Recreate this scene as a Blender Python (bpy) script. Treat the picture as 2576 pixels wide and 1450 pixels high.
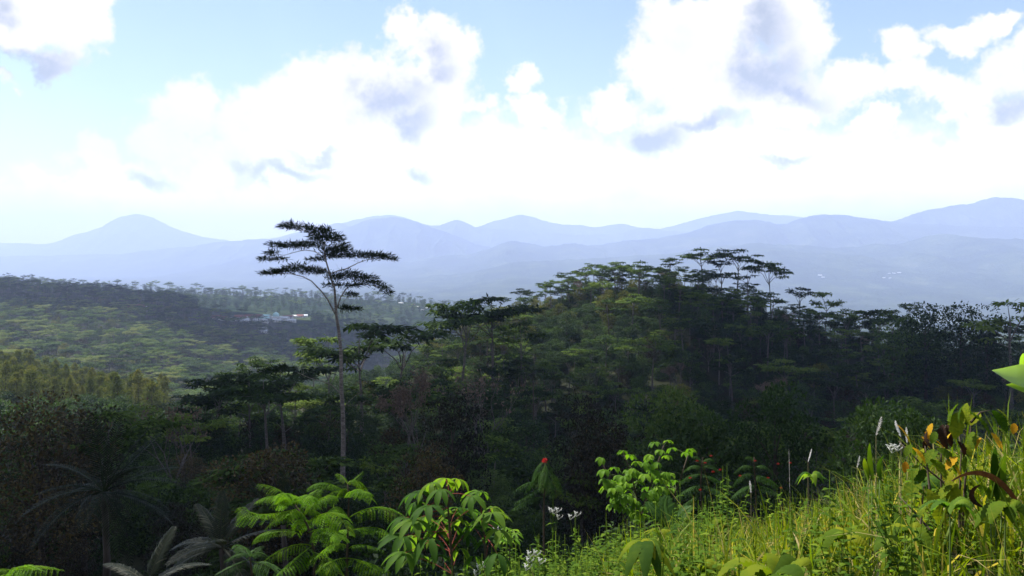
import bpy, math, random
import numpy as np
from mathutils import Vector, Matrix

# ------------------------------------------------------------------ scene, camera, sky, sun
for o in list(bpy.data.objects):
    bpy.data.objects.remove(o, do_unlink=True)
SC = bpy.context.scene
COL = SC.collection
R = math.radians

FPX, CX, HY = 819.2, 512.0, 250.0        # focal length, centre column and horizon row at 1024 px width
cam_d = bpy.data.cameras.new('camera')
cam = bpy.data.objects.new('camera', cam_d)
COL.objects.link(cam)
cam_d.sensor_width = 36.0
cam_d.lens = 36.0 * FPX / 1024.0
cam_d.shift_y = -(288.0 - HY) / 1024.0
cam_d.clip_start = 0.05
cam_d.clip_end = 60000.0
cam.location = (0, 0, 0)
cam.rotation_euler = (R(90), 0, 0)
SC.camera = cam

SUN_AZ, SUN_EL = R(-48), R(58)            # azimuth measured from +Y towards +X
SUN_DIR = Vector((math.sin(SUN_AZ) * math.cos(SUN_EL), math.cos(SUN_AZ) * math.cos(SUN_EL), math.sin(SUN_EL)))
SKY_STRENGTH = 0.073
SUN_STRENGTH = 5.0
HAZE_DENSITY = 1.18e-4

SC.view_settings.view_transform = 'Standard'
SC.view_settings.look = 'None'
SC.view_settings.gamma = 1.0
SC.view_settings.use_curve_mapping = False
SC.view_settings.exposure = 1.3
SC.cycles.max_bounces = 5
SC.cycles.diffuse_bounces = 2
SC.cycles.glossy_bounces = 1
SC.cycles.transmission_bounces = 3
SC.cycles.transparent_max_bounces = 4
SC.cycles.volume_bounces = 2
SC.cycles.use_denoising = True
SC.cycles.sample_clamp_indirect = 6.0
SC.cycles.caustics_reflective = False
SC.cycles.caustics_refractive = False

world = bpy.data.worlds.new("World")
SC.world = world
world.use_nodes = True
world.cycles.sampling_method = 'MANUAL'
world.cycles.sample_map_resolution = 256
WT = world.node_tree
WN, WL = WT.nodes, WT.links
WN.clear()

def wmath(op, a, b=None, c=None, clamp=False):
    n = WN.new('ShaderNodeMath'); n.operation = op; n.use_clamp = clamp
    for i, v in enumerate((a, b, c)):
        if v is None: continue
        if isinstance(v, (int, float)): n.inputs[i].default_value = v
        else: WL.new(v, n.inputs[i])
    return n.outputs[0]

def wvec(op, a, b=None, scale=None):
    n = WN.new('ShaderNodeVectorMath'); n.operation = op
    for i, v in enumerate((a, b)):
        if v is None: continue
        if isinstance(v, (tuple, list)): n.inputs[i].default_value = v
        else: WL.new(v, n.inputs[i])
    if scale is not None: n.inputs['Scale'].default_value = scale
    return n.outputs['Value'] if op in ('LENGTH', 'DISTANCE', 'DOT_PRODUCT') else n.outputs['Vector']

def wsmooth(v, lo, hi):
    n = WN.new('ShaderNodeMapRange'); n.interpolation_type = 'SMOOTHSTEP'
    WL.new(v, n.inputs['Value'])
    n.inputs['From Min'].default_value = lo; n.inputs['From Max'].default_value = hi
    return n.outputs['Result']

def wnoise(vec, scale, detail, rough=0.5):
    n = WN.new('ShaderNodeTexNoise'); WL.new(vec, n.inputs['Vector'])
    n.inputs['Scale'].default_value = scale; n.inputs['Detail'].default_value = detail
    n.inputs['Roughness'].default_value = rough
    return n

def build_sky():
    tc = WN.new('ShaderNodeTexCoord')
    d = tc.outputs['Generated']
    sky = WN.new('ShaderNodeTexSky'); sky.sky_type = 'NISHITA'; sky.sun_disc = False
    sky.sun_elevation = SUN_EL; sky.sun_rotation = SUN_AZ
    sky.altitude = 300; sky.air_density = 1.0; sky.dust_density = 0.7; sky.ozone_density = 0.3
    # warp the direction so that cloud outlines billow
    wn = wnoise(d, 11.0, 5.0, 0.62)
    dw = wvec('ADD', d, wvec('SCALE', wvec('SUBTRACT', wn.outputs['Color'], (0.5, 0.5, 0.5)), scale=0.10))

    def blob(cx, cy, rx, ry, vec):                        # values from a 2576-px wide sketch of the sky
        k = 1024.0 / 2576.0
        v = Vector(((cx * k - CX) / FPX, 1.0, (HY - cy * k) / FPX))
        L = v.length; c = v / L
        sx, sz = FPX * L / (rx * k), FPX * L / (ry * k)
        mp = WN.new('ShaderNodeMapping'); WL.new(vec, mp.inputs['Vector'])
        s = (sx, min(sx, sz), sz)
        mp.inputs['Scale'].default_value = s
        mp.inputs['Location'].default_value = (-c[0] * s[0], -c[1] * s[1], -c[2] * s[2])
        return wvec('LENGTH', mp.outputs['Vector'])

    def union(bs, vec, k=0.2):
        out = None
        for b in bs:
            f = blob(*b, vec)
            out = f if out is None else wmath('SMOOTH_MIN', out, f, k)
        return wmath('SUBTRACT', 1.0, out)

    puffs = [(30, 50, 190, 105), (150, 20, 120, 90), (205, 90, 72, 80), (170, 165, 75, 45), (20, 205, 50, 22),
             (1120, 95, 92, 68), (1025, 85, 68, 52), (1095, 210, 120, 140), (930, 215, 170, 100), (790, 240, 150, 95),
             (650, 300, 140, 85), (850, 350, 280, 130), (470, 280, 100, 75), (420, 350, 110, 60), (640, 410, 320, 80),
             (1060, 360, 180, 140), (235, 385, 65, 55), (310, 432, 150, 42), (115, 435, 75, 20),
             (1310, 205, 46, 46), (1215, 262, 56, 32), (1340, 290, 100, 50),
             (1760, 75, 165, 105), (1900, 20, 180, 95), (1655, 170, 115, 80), (1820, 200, 210, 140), (2010, 105, 100, 115),
             (1980, 240, 165, 105), (1720, 330, 160, 90), (1545, 275, 95, 55), (2135, 195, 95, 60),
             (2288, 118, 68, 60), (2265, 200, 90, 60), (2425, 85, 90, 52), (2505, 55, 70, 34), (2565, 170, 120, 95),
             (2400, 230, 140, 55), (2520, 310, 130, 65), (2195, 290, 70, 40)]
    field = union(puffs, dw)
    low = union([(1250, 450, 620, 150), (1950, 440, 700, 150), (2500, 430, 500, 140), (600, 500, 700, 90), (1500, 570, 1700, 120)], dw, 0.3)
    # beyond the frame the same broken cumulus goes on all round
    gn = wnoise(dw, 2.6, 2.0, 0.5)
    gen = wmath('MULTIPLY', wmath('SUBTRACT', gn.outputs['Fac'], 0.52), 5.0)
    inframe = wvec('DISTANCE', d, (0.0, 0.985, 0.13))
    gen = wmath('ADD', gen, wmath('MULTIPLY', wmath('SUBTRACT', wsmooth(inframe, 0.60, 0.85), 1.0), 4.0))
    fn = wnoise(d, 46.0, 4.0, 0.62)
    fine = wmath('MULTIPLY', wmath('SUBTRACT', fn.outputs['Fac'], 0.5), 0.85)
    f_all = wmath('MAXIMUM', field, gen)
    a_puff = wsmooth(wmath('ADD', f_all, wmath('MULTIPLY', fine, 1.3)), -0.05, 0.42)
    a_low = wsmooth(wmath('ADD', low, fine), -0.35, 0.60)
    alpha = wmath('MAXIMUM', a_puff, a_low)
    # thick hearts of the clouds let less light through
    grey = union([(80, 168, 135, 44), (0, 40, 45, 45), (1000, 230, 105, 66), (1050, 305, 64, 66), (1105, 150, 54, 66),
                  (370, 437, 90, 26), (720, 425, 120, 22), (1050, 440, 60, 25),
                  (1930, 60, 80, 100), (1960, 165, 100, 105), (2010, 228, 95, 40), (1670, 348, 82, 44), (1770, 314, 120, 28),
                  (1950, 412, 130, 22), (2550, 270, 66, 40), (780, 390, 90, 18)], dw, 0.3)
    gd = wmath('ADD', wmath('ADD', grey, wmath('MULTIPLY', fine, 0.55)), wmath('MULTIPLY', wmath('SUBTRACT', wn.outputs['Fac'], 0.5), 1.5))
    g = wmath('MAXIMUM', wsmooth(gd, -0.25, 0.95), wmath('MULTIPLY', wsmooth(gen, 0.5, 1.4), 0.7))
    soft = wmath('ADD', wmath('MULTIPLY', wmath('SUBTRACT', wn.outputs['Fac'], 0.47), 1.0), wmath('MULTIPLY', fine, 0.25), clamp=True)
    g = wmath('ADD', wmath('MULTIPLY', g, 0.9), soft, clamp=True)
    mix = WN.new('ShaderNodeMix'); mix.data_type = 'RGBA'
    WL.new(g, mix.inputs['Factor'])
    mix.inputs['A'].default_value = (1.06, 1.02, 1.0, 1)
    mix.inputs['B'].default_value = (0.44, 0.49, 0.575, 1)
    bg1 = WN.new('ShaderNodeBackground'); WL.new(sky.outputs['Color'], bg1.inputs['Color']); bg1.inputs['Strength'].default_value = SKY_STRENGTH
    bg2 = WN.new('ShaderNodeBackground'); WL.new(mix.outputs['Result'], bg2.inputs['Color']); WL.new(wmath('MULTIPLY_ADD', wmath('MULTIPLY', a_low, wmath('SUBTRACT', 1.0, g)), 0.22, 0.48), bg2.inputs['Strength'])
    ms = WN.new('ShaderNodeMixShader'); WL.new(alpha, ms.inputs['Fac'])
    WL.new(bg1.outputs[0], ms.inputs[1]); WL.new(bg2.outputs[0], ms.inputs[2])
    out = WN.new('ShaderNodeOutputWorld'); WL.new(ms.outputs[0], out.inputs['Surface'])
build_sky()

sun_d = bpy.data.lights.new('sun', 'SUN')
sun_d.energy = SUN_STRENGTH
sun_d.angle = R(0.53)
sun_d.color = (1.0, 0.96, 0.90)
sun = bpy.data.objects.new('sun', sun_d)
COL.objects.link(sun)
sun.rotation_euler = (-SUN_DIR).to_track_quat('-Z', 'Y').to_euler()

# ------------------------------------------------------------------ helpers
def tag(o, label=None, cat=None, group=None, kind=None):
    if label: o['label'] = label
    if cat: o['category'] = cat
    if group: o['group'] = group
    if kind: o['kind'] = kind
    return o

def empty(name, loc, rz=0.0, scale=1.0):
    o = bpy.data.objects.new(name, None)
    o.empty_display_size = 0.2
    o.location = loc; o.rotation_euler = (0, 0, rz); o.scale = (scale,) * 3
    COL.objects.link(o)
    return o

def link(name, mesh, parent=None, loc=None, rot=None, scale=None):
    o = bpy.data.objects.new(name, mesh)
    if parent is not None: o.parent = parent
    if loc is not None: o.location = loc
    if rot is not None: o.rotation_euler = rot
    if scale is not None: o.scale = scale if isinstance(scale, (tuple, list)) else (scale,) * 3
    COL.objects.link(o)
    return o

class MB:
    """collects vertices and faces with a tint per face; builds one mesh"""
    def __init__(self):
        self.v = []; self.f = []; self.t = []; self.m = []; self.n = 0
    def add(self, verts, faces, tint=0.5, mat=0):
        b = self.n
        self.v.extend(verts)
        for f in faces:
            self.f.append([i + b for i in f])
        self.t.extend([tint] * len(faces)); self.m.extend([mat] * len(faces))
        self.n += len(verts)
    def tube(self, pts, rads, sides=6, tint=0.5, mat=0):
        pts = [Vector(p) for p in pts]
        V = []; F = []
        ref = Vector((0.31, 0.87, 0.2)).normalized()
        for i, p in enumerate(pts):
            a = pts[max(i - 1, 0)]; c = pts[min(i + 1, len(pts) - 1)]
            t = (c - a).normalized()
            u = t.cross(ref)
            if u.length < 1e-3: u = t.cross(Vector((1, 0, 0)))
            u.normalize(); w = t.cross(u)
            for s in range(sides):
                an = 2 * math.pi * s / sides
                V.append(tuple(p + (u * math.cos(an) + w * math.sin(an)) * rads[i]))
        for i in range(len(pts) - 1):
            for s in range(sides):
                s2 = (s + 1) % sides
                F.append((i * sides + s, i * sides + s2, (i + 1) * sides + s2, (i + 1) * sides + s))
        F.append(tuple(range((len(pts) - 1) * sides, len(pts) * sides)))
        self.add(V, F, tint, mat)
    def strip(self, pts, widths, side, fold=0.0, tint=0.5, mat=0, rib=0.0):
        """leaf blade along pts; side = widthwise vector(s); fold lifts the edges"""
        V = []; F = []
        pts = [Vector(p) for p in pts]
        n = len(pts)
        for i, p in enumerate(pts):
            t = (pts[min(i + 1, n - 1)] - pts[max(i - 1, 0)]).normalized()
            s = side[i] if isinstance(side, list) else side
            s = (s - t * s.dot(t))
            if s.length < 1e-5: s = t.orthogonal()
            s.normalize()
            up = s.cross(t)
            w = widths[i]
            if rib: p = p + up * (rib * w * (1 if i % 2 else -1))
            V += [tuple(p - s * w + up * (fold * w)), tuple(p), tuple(p + s * w + up * (fold * w))]
        for i in range(n - 1):
            a = 3 * i
            F += [(a, a + 1, a + 4, a + 3), (a + 1, a + 2, a + 5, a + 4)]
        self.add(V, F, tint, mat)
    def mesh(self, name, mats, smooth=False):
        me = bpy.data.meshes.new(name)
        me.from_pydata([tuple(p) for p in self.v], [], self.f)
        for m in (mats if isinstance(mats, (list, tuple)) else [mats]): me.materials.append(m)
        at = me.attributes.new('tint', 'FLOAT', 'FACE')
        at.data.foreach_set('value', np.array(self.t, dtype=np.float32))
        me.polygons.foreach_set('material_index', np.array(self.m, dtype=np.int32))
        if smooth: me.polygons.foreach_set('use_smooth', np.ones(len(self.f), dtype=bool))
        me.update()
        return me

def np_mesh(name, verts, quads, mats, tint=None, smooth=False):
    """verts (n,3), quads (m,k) numpy"""
    me = bpy.data.meshes.new(name)
    nv, (nf, k) = len(verts), quads.shape
    me.vertices.add(nv); me.vertices.foreach_set('co', np.asarray(verts, np.float32).ravel())
    me.loops.add(nf * k); me.loops.foreach_set('vertex_index', np.asarray(quads, np.int32).ravel())
    me.polygons.add(nf)
    me.polygons.foreach_set('loop_start', np.arange(0, nf * k, k, dtype=np.int32))
    for m in (mats if isinstance(mats, (list, tuple)) else [mats]): me.materials.append(m)
    if tint is not None:
        at = me.attributes.new('tint', 'FLOAT', 'FACE'); at.data.foreach_set('value', np.asarray(tint, np.float32))
    if smooth: me.polygons.foreach_set('use_smooth', np.ones(nf, dtype=bool))
    me.update(calc_edges=True)
    me.validate()
    return me

# value noise, vectorised
def _hash(ix, iy, seed):
    h = (ix.astype(np.int64) * 374761393 + iy.astype(np.int64) * 668265263 + seed * 1442695041) & 0xFFFFFFFF
    h = ((h ^ (h >> 13)) * 1274126177) & 0xFFFFFFFF
    return ((h ^ (h >> 16)) & 0xFFFF) / 65535.0
def vnoise(x, y, seed=0):
    x = np.asarray(x, float); y = np.asarray(y, float)
    ix, iy = np.floor(x), np.floor(y); fx, fy = x - ix, y - iy
    fx = fx * fx * (3 - 2 * fx); fy = fy * fy * (3 - 2 * fy)
    a, b = _hash(ix, iy, seed), _hash(ix + 1, iy, seed); c, d = _hash(ix, iy + 1, seed), _hash(ix + 1, iy + 1, seed)
    return (a + (b - a) * fx) * (1 - fy) + (c + (d - c) * fx) * fy
def fbm(x, y, octaves=4, seed=0, gain=0.5):
    s = 0; a = 1.0; tot = 0
    for i in range(octaves):
        s = s + a * vnoise(np.asarray(x) * 2 ** i, np.asarray(y) * 2 ** i, seed + i * 17); tot += a; a *= gain
    return s / tot * 2 - 1

# ------------------------------------------------------------------ materials
def new_mat(name):
    m = bpy.data.materials.new(name); m.use_nodes = True
    nt = m.node_tree; nt.nodes.clear()
    return m, nt.nodes, nt.links

def ramp_node(N, stops):
    r = N.new('ShaderNodeValToRGB')
    el = r.color_ramp.elements
    while len(el) > 1: el.remove(el[-1])
    el[0].position = stops[0][0]; el[0].color = (*stops[0][1], 1)
    for p, c in stops[1:]:
        e = el.new(p); e.color = (*c, 1)
    return r

def leaf_mat(name, stops, trans=0.35, rough=0.75, spec=0.05, tcol=(1.35, 1.5, 0.5), noise=3.0, objvar=0.5, mottle=0.0, mscale=30.0):
    """leaf: tint per face + variation per plant -> colour ramp; part of the light shines through"""
    m, N, L = new_mat(name)
    at = N.new('ShaderNodeAttribute'); at.attribute_name = 'tint'
    oi = N.new('ShaderNodeObjectInfo')
    mu = N.new('ShaderNodeMath'); mu.operation = 'MULTIPLY_ADD'
    L.new(oi.outputs['Random'], mu.inputs[0]); mu.inputs[1].default_value = objvar; mu.inputs[2].default_value = -objvar * 0.5
    ad = N.new('ShaderNodeMath'); ad.operation = 'ADD'; ad.use_clamp = True
    L.new(at.outputs['Fac'], ad.inputs[0]); L.new(mu.outputs[0], ad.inputs[1])
    rp = ramp_node(N, stops); fac = ad.outputs[0]
    if mottle:                                 # spots and blotches on the blade itself
        tc = N.new('ShaderNodeTexCoord'); nz = N.new('ShaderNodeTexNoise'); nz.inputs['Scale'].default_value = mscale; nz.inputs['Detail'].default_value = 3
        L.new(tc.outputs['Object'], nz.inputs['Vector'])
        mm = N.new('ShaderNodeMath'); mm.operation = 'MULTIPLY_ADD'; L.new(nz.outputs['Fac'], mm.inputs[0]); mm.inputs[1].default_value = mottle; mm.inputs[2].default_value = -0.5 * mottle
        a2 = N.new('ShaderNodeMath'); a2.operation = 'ADD'; a2.use_clamp = True; L.new(fac, a2.inputs[0]); L.new(mm.outputs[0], a2.inputs[1]); fac = a2.outputs[0]
    L.new(fac, rp.inputs['Fac'])
    pb = N.new('ShaderNodeBsdfPrincipled')
    L.new(rp.outputs['Color'], pb.inputs['Base Color'])
    pb.inputs['Roughness'].default_value = rough
    pb.inputs['Specular IOR Level'].default_value = spec
    tr = N.new('ShaderNodeBsdfTranslucent')
    mc = N.new('ShaderNodeMix'); mc.data_type = 'RGBA'; mc.blend_type = 'MULTIPLY'; mc.inputs['Factor'].default_value = 1.0
    L.new(rp.outputs['Color'], mc.inputs['A']); mc.inputs['B'].default_value = (*tcol, 1)
    L.new(mc.outputs['Result'], tr.inputs['Color'])
    mx = N.new('ShaderNodeMixShader'); mx.inputs['Fac'].default_value = trans
    L.new(pb.outputs[0], mx.inputs[1]); L.new(tr.outputs[0], mx.inputs[2])
    out = N.new('ShaderNodeOutputMaterial'); L.new(mx.outputs[0], out.inputs['Surface'])
    return m

def rough_mat(name, stops, scale=4.0, detail=5.0, rough=0.85, spec=0.2, stretch=(1, 1, 1), bump=0.3, coord='Object'):
    m, N, L = new_mat(name)
    tc = N.new('ShaderNodeTexCoord'); mp = N.new('ShaderNodeMapping'); mp.inputs['Scale'].default_value = stretch
    L.new(tc.outputs[coord], mp.inputs['Vector'])
    ns = N.new('ShaderNodeTexNoise'); ns.inputs['Scale'].default_value = scale; ns.inputs['Detail'].default_value = detail
    L.new(mp.outputs['Vector'], ns.inputs['Vector'])
    rp = ramp_node(N, stops); L.new(ns.outputs['Fac'], rp.inputs['Fac'])
    pb = N.new('ShaderNodeBsdfPrincipled'); L.new(rp.outputs['Color'], pb.inputs['Base Color'])
    pb.inputs['Roughness'].default_value = rough; pb.inputs['Specular IOR Level'].default_value = spec
    if bump:
        bp = N.new('ShaderNodeBump'); bp.inputs['Strength'].default_value = bump; bp.inputs['Distance'].default_value = 0.05
        L.new(ns.outputs['Fac'], bp.inputs['Height']); L.new(bp.outputs['Normal'], pb.inputs['Normal'])
    out = N.new('ShaderNodeOutputMaterial'); L.new(pb.outputs[0], out.inputs['Surface'])
    return m

def plain_mat(name, col, rough=0.7, var=0.12):
    c = np.array(col)
    return rough_mat(name, [(0.3, tuple(c * (1 - var))), (0.7, tuple(np.minimum(c * (1 + var), 1)))], scale=1.5, rough=rough, bump=0)

# ------------------------------------------------------------------ terrain
T_COLS = np.array([-200, 0, 130, 270, 346, 440, 520, 610, 690, 760, 840, 920, 1024, 1250], float)
T_TAB = [
 (1.5,  [-1.75, -1.75, -1.75, -1.75, -1.75, -1.7, -1.7, -1.65, -1.65, -1.6, -1.6, -1.55, -1.55, -1.5]),
 (4,    [-2.5, -2.5, -2.5, -2.6, -2.6, -2.5, -2.4, -2.3, -2.2, -2.1, -2.0, -1.9, -1.85, -1.7]),
 (7,    [-4.2, -4.2, -4.1, -3.9, -3.7, -3.5, -3.3, -3.1, -2.9, -2.7, -2.5, -2.35, -2.2, -2.0]),
 (12,   [-7.5, -7.5, -7.3, -6.7, -6.2, -5.8, -5.4, -5.0, -4.8, -4.5, -4.3, -4.1, -3.9, -3.6]),
 (20,   [-12, -12, -11.8, -11, -10.4, -10, -9.6, -9.2, -9, -8.7, -8.5, -8.3, -8, -7.5]),
 (35,   [-18, -18, -18, -17.5, -17, -16.5, -16.5, -16.5, -16.5, -16, -16, -15.5, -15, -14]),
 (60,   [-22, -22.5, -22.5, -22, -21.5, -22, -22.5, -23, -23, -23, -22.5, -22, -21, -20]),
 (95,   [-27, -28, -28.5, -29, -29, -30, -31, -32, -32, -32, -32, -31, -29, -28]),
 (150,  [-36, -36, -36, -36, -37, -40, -42, -43, -44, -44, -44, -43, -41, -40]),
 (220,  [-50, -48, -46, -43, -40, -43, -46, -48, -49, -50, -51, -50, -47, -45]),
 (300,  [-48, -53, -64, -60, -50, -41, -34, -29, -28, -32, -42, -46, -45, -43]),
 (365,  [-46, -54, -72, -75, -65, -47, -26, -16, -16, -27, -42, -47, -52, -50]),
 (430,  [-60, -72, -85, -95, -90, -72, -48, -34, -34, -48, -65, -68, -70, -70]),
 (600,  [-80, -84, -88, -105, -115, -120, -115, -110, -110, -110, -115, -120, -125, -125]),
 (800,  [-70, -73, -80, -112, -128, -140, -145, -145, -145, -145, -145, -145, -145, -145]),
 (1000, [-62, -64, -76, -118, -135, -150, -155, -155, -155, -155, -155, -155, -155, -155]),
 (1250, [-50, -53, -66, -108, -128, -152, -160, -165, -165, -165, -165, -165, -165, -165]),
 (1500, [-78, -86, -100, -120, -132, -155, -165, -170, -170, -170, -170, -170, -170, -170]),
 (2000, [-56, -64, -95, -104, -110, -124, -170, -230, -240, -240, -240, -240, -240, -240]),
 (2600, [-220] * 5 + [-250] * 9),
 (3400, [-310] * 14),
 (7000, [-335] * 14),
 (19000, [-350] * 14),
]
T_LOGD = np.log(np.array([r[0] for r in T_TAB]))
T_Z = np.array([r[1] for r in T_TAB])
# resample smoothly on a fine grid: columns then rings (two passes of a small blur)
_fc = np.arange(-200, 1251, 10.0); _fl = np.linspace(T_LOGD[0], T_LOGD[-1], 360)
_tmp = np.array([np.interp(_fc, T_COLS, row) for row in T_Z])
_grid = np.array([np.interp(_fl, T_LOGD, _tmp[:, j]) for j in range(len(_fc))]).T
def _blur(a, axis, n, k):
    for _ in range(n):
        p = np.concatenate([np.take(a, [0] * k, axis), a, np.take(a, [-1] * k, axis)], axis)
        a = sum(np.take(p, np.arange(i, i + a.shape[axis]), axis) for i in range(2 * k + 1)) / (2 * k + 1)
    return a
_grid = _blur(_blur(_grid, 1, 2, 2), 0, 2, 2)

def terrain(x, y, rough=True):
    x = np.asarray(x, float); y = np.asarray(y, float)
    yy = np.maximum(y, 1.5)
    q = np.clip((CX + FPX * x / yy - _fc[0]) / 10.0, 0, len(_fc) - 1.001)
    l = np.clip((np.log(yy) - _fl[0]) / (_fl[1] - _fl[0]), 0, len(_fl) - 1.001)
    i, j = l.astype(int), q.astype(int); a, b = l - i, q - j
    z = (_grid[i, j] * (1 - a) + _grid[i + 1, j] * a) * (1 - b) + (_grid[i, j + 1] * (1 - a) + _grid[i + 1, j + 1] * a) * b
    z = z + np.where(y < 1.5, (y - 1.5) * -0.12, 0)
    if rough:
        amp = np.clip(yy / 60.0, 0.0, 1.0)
        z = z + amp * (1.2 * fbm(x / 26.0, y / 26.0, 3, 5)) + np.clip(yy / 900 - 0.2, 0, 1) * 9.0 * fbm(x / 210.0, y / 210.0, 3, 9)
        z = z + 0.05 * fbm(x / 0.7, y / 0.7, 3, 3) * np.clip(2 - yy / 20, 0, 1)
    return z
def tz(x, y): return float(terrain(np.array([x]), np.array([y]))[0])
def at(px, d):
    """ground point in the column px at depth d"""
    x = (px - CX) / FPX * d
    return Vector((x, d, tz(x, d)))
def pt(px, py, d):
    return Vector(((px - CX) / FPX * d, d, (HY - py) / FPX * d))

def ground_mat():
    m, N, L = new_mat('forest_floor')
    tc = N.new('ShaderNodeTexCoord')
    n1 = N.new('ShaderNodeTexNoise'); n1.inputs['Scale'].default_value = 0.04; n1.inputs['Detail'].default_value = 9; n1.inputs['Roughness'].default_value = 0.65
    n2 = N.new('ShaderNodeTexNoise'); n2.inputs['Scale'].default_value = 1.8; n2.inputs['Detail'].default_value = 8
    for n in (n1, n2): L.new(tc.outputs['Object'], n.inputs['Vector'])
    r1 = ramp_node(N, [(0.30, (0.010, 0.014, 0.007)), (0.5, (0.018, 0.022, 0.009)), (0.66, (0.030, 0.032, 0.013)), (0.8, (0.045, 0.036, 0.020))])
    r2 = ramp_node(N, [(0.3, (0.55, 0.5, 0.45)), (0.7, (1.3, 1.25, 1.1))])
    L.new(n1.outputs['Fac'], r1.inputs['Fac']); L.new(n2.outputs['Fac'], r2.inputs['Fac'])
    mx = N.new('ShaderNodeMix'); mx.data_type = 'RGBA'; mx.blend_type = 'MULTIPLY'; mx.inputs['Factor'].default_value = 1
    L.new(r1.outputs['Color'], mx.inputs['A']); L.new(r2.outputs['Color'], mx.inputs['B'])
    pb = N.new('ShaderNodeBsdfPrincipled'); pb.inputs['Roughness'].default_value = 0.95; pb.inputs['Specular IOR Level'].default_value = 0.1
    L.new(mx.outputs['Result'], pb.inputs['Base Color'])
    bp = N.new('ShaderNodeBump'); bp.inputs['Strength'].default_value = 0.5; bp.inputs['Distance'].default_value = 0.08
    L.new(n2.outputs['Fac'], bp.inputs['Height']); L.new(bp.outputs['Normal'], pb.inputs['Normal'])
    out = N.new('ShaderNodeOutputMaterial'); L.new(pb.outputs[0], out.inputs['Surface'])
    return m
M_GROUND = ground_mat()

def canopy_mat(name='far_forest'):
    """far woods seen as one mass: crowns too small to tell apart"""
    m, N, L = new_mat(name)
    tc = N.new('ShaderNodeTexCoord')
    n1 = N.new('ShaderNodeTexNoise'); n1.inputs['Scale'].default_value = 0.0035; n1.inputs['Detail'].default_value = 8; n1.inputs['Roughness'].default_value = 0.7
    n2 = N.new('ShaderNodeTexVoronoi'); n2.inputs['Scale'].default_value = 0.05
    for n in (n1, n2): L.new(tc.outputs['Object'], n.inputs['Vector'])
    r1 = ramp_node(N, [(0.32, (0.010, 0.018, 0.012)), (0.48, (0.018, 0.030, 0.014)), (0.6, (0.040, 0.055, 0.024)), (0.75, (0.085, 0.085, 0.045))])
    L.new(n1.outputs['Fac'], r1.inputs['Fac'])
    pb = N.new('ShaderNodeBsdfPrincipled'); pb.inputs['Roughness'].default_value = 1.0; pb.inputs['Specular IOR Level'].default_value = 0.0
    L.new(r1.outputs['Color'], pb.inputs['Base Color'])
    bp = N.new('ShaderNodeBump'); bp.inputs['Strength'].default_value = 1.0; bp.inputs['Distance'].default_value = 9.0; bp.invert = True
    L.new(n2.outputs['Distance'], bp.inputs['Height']); L.new(bp.outputs['Normal'], pb.inputs['Normal'])
    out = N.new('ShaderNodeOutputMaterial'); L.new(pb.outputs[0], out.inputs['Surface'])
    return m
M_CANOPY = canopy_mat()

def build_ground():
    near = -30 + np.arange(0, 31.5, 1.5)
    far = np.exp(np.linspace(math.log(1.6), math.log(18000), 330))
    ys = np.concatenate([near, far])
    us = np.linspace(-1.15, 1.15, 360)
    Y = np.repeat(ys[:, None], len(us), 1)
    X = us[None, :] * (np.maximum(Y, 0) * 1.0 + 34.0)
    Z = terrain(X, Y)
    # far woodland reads as a bumpy canopy
    k = np.clip((Y - 1300) / 400.0, 0, 1)
    Z = Z + k * (6.0 * fbm(X / 60.0, Y / 60.0, 2, 21) + 14 * fbm(X / 420.0, Y / 420.0, 3, 23) * np.clip(Y / 3000, 0, 1))
    V = np.stack([X, Y, Z], -1).reshape(-1, 3)
    n, c = Y.shape
    I = np.arange(n * c).reshape(n, c)
    Q = np.stack([I[:-1, :-1], I[:-1, 1:], I[1:, 1:], I[1:, :-1]], -1).reshape(-1, 4)
    me = np_mesh('ground', V, Q, [M_GROUND, M_CANOPY], smooth=True)
    yq = V[Q[:, 0], 1]
    me.polygons.foreach_set('material_index', (yq > 1200).astype(np.int32))
    tag(link('ground', me), kind='structure')
build_ground()

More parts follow.
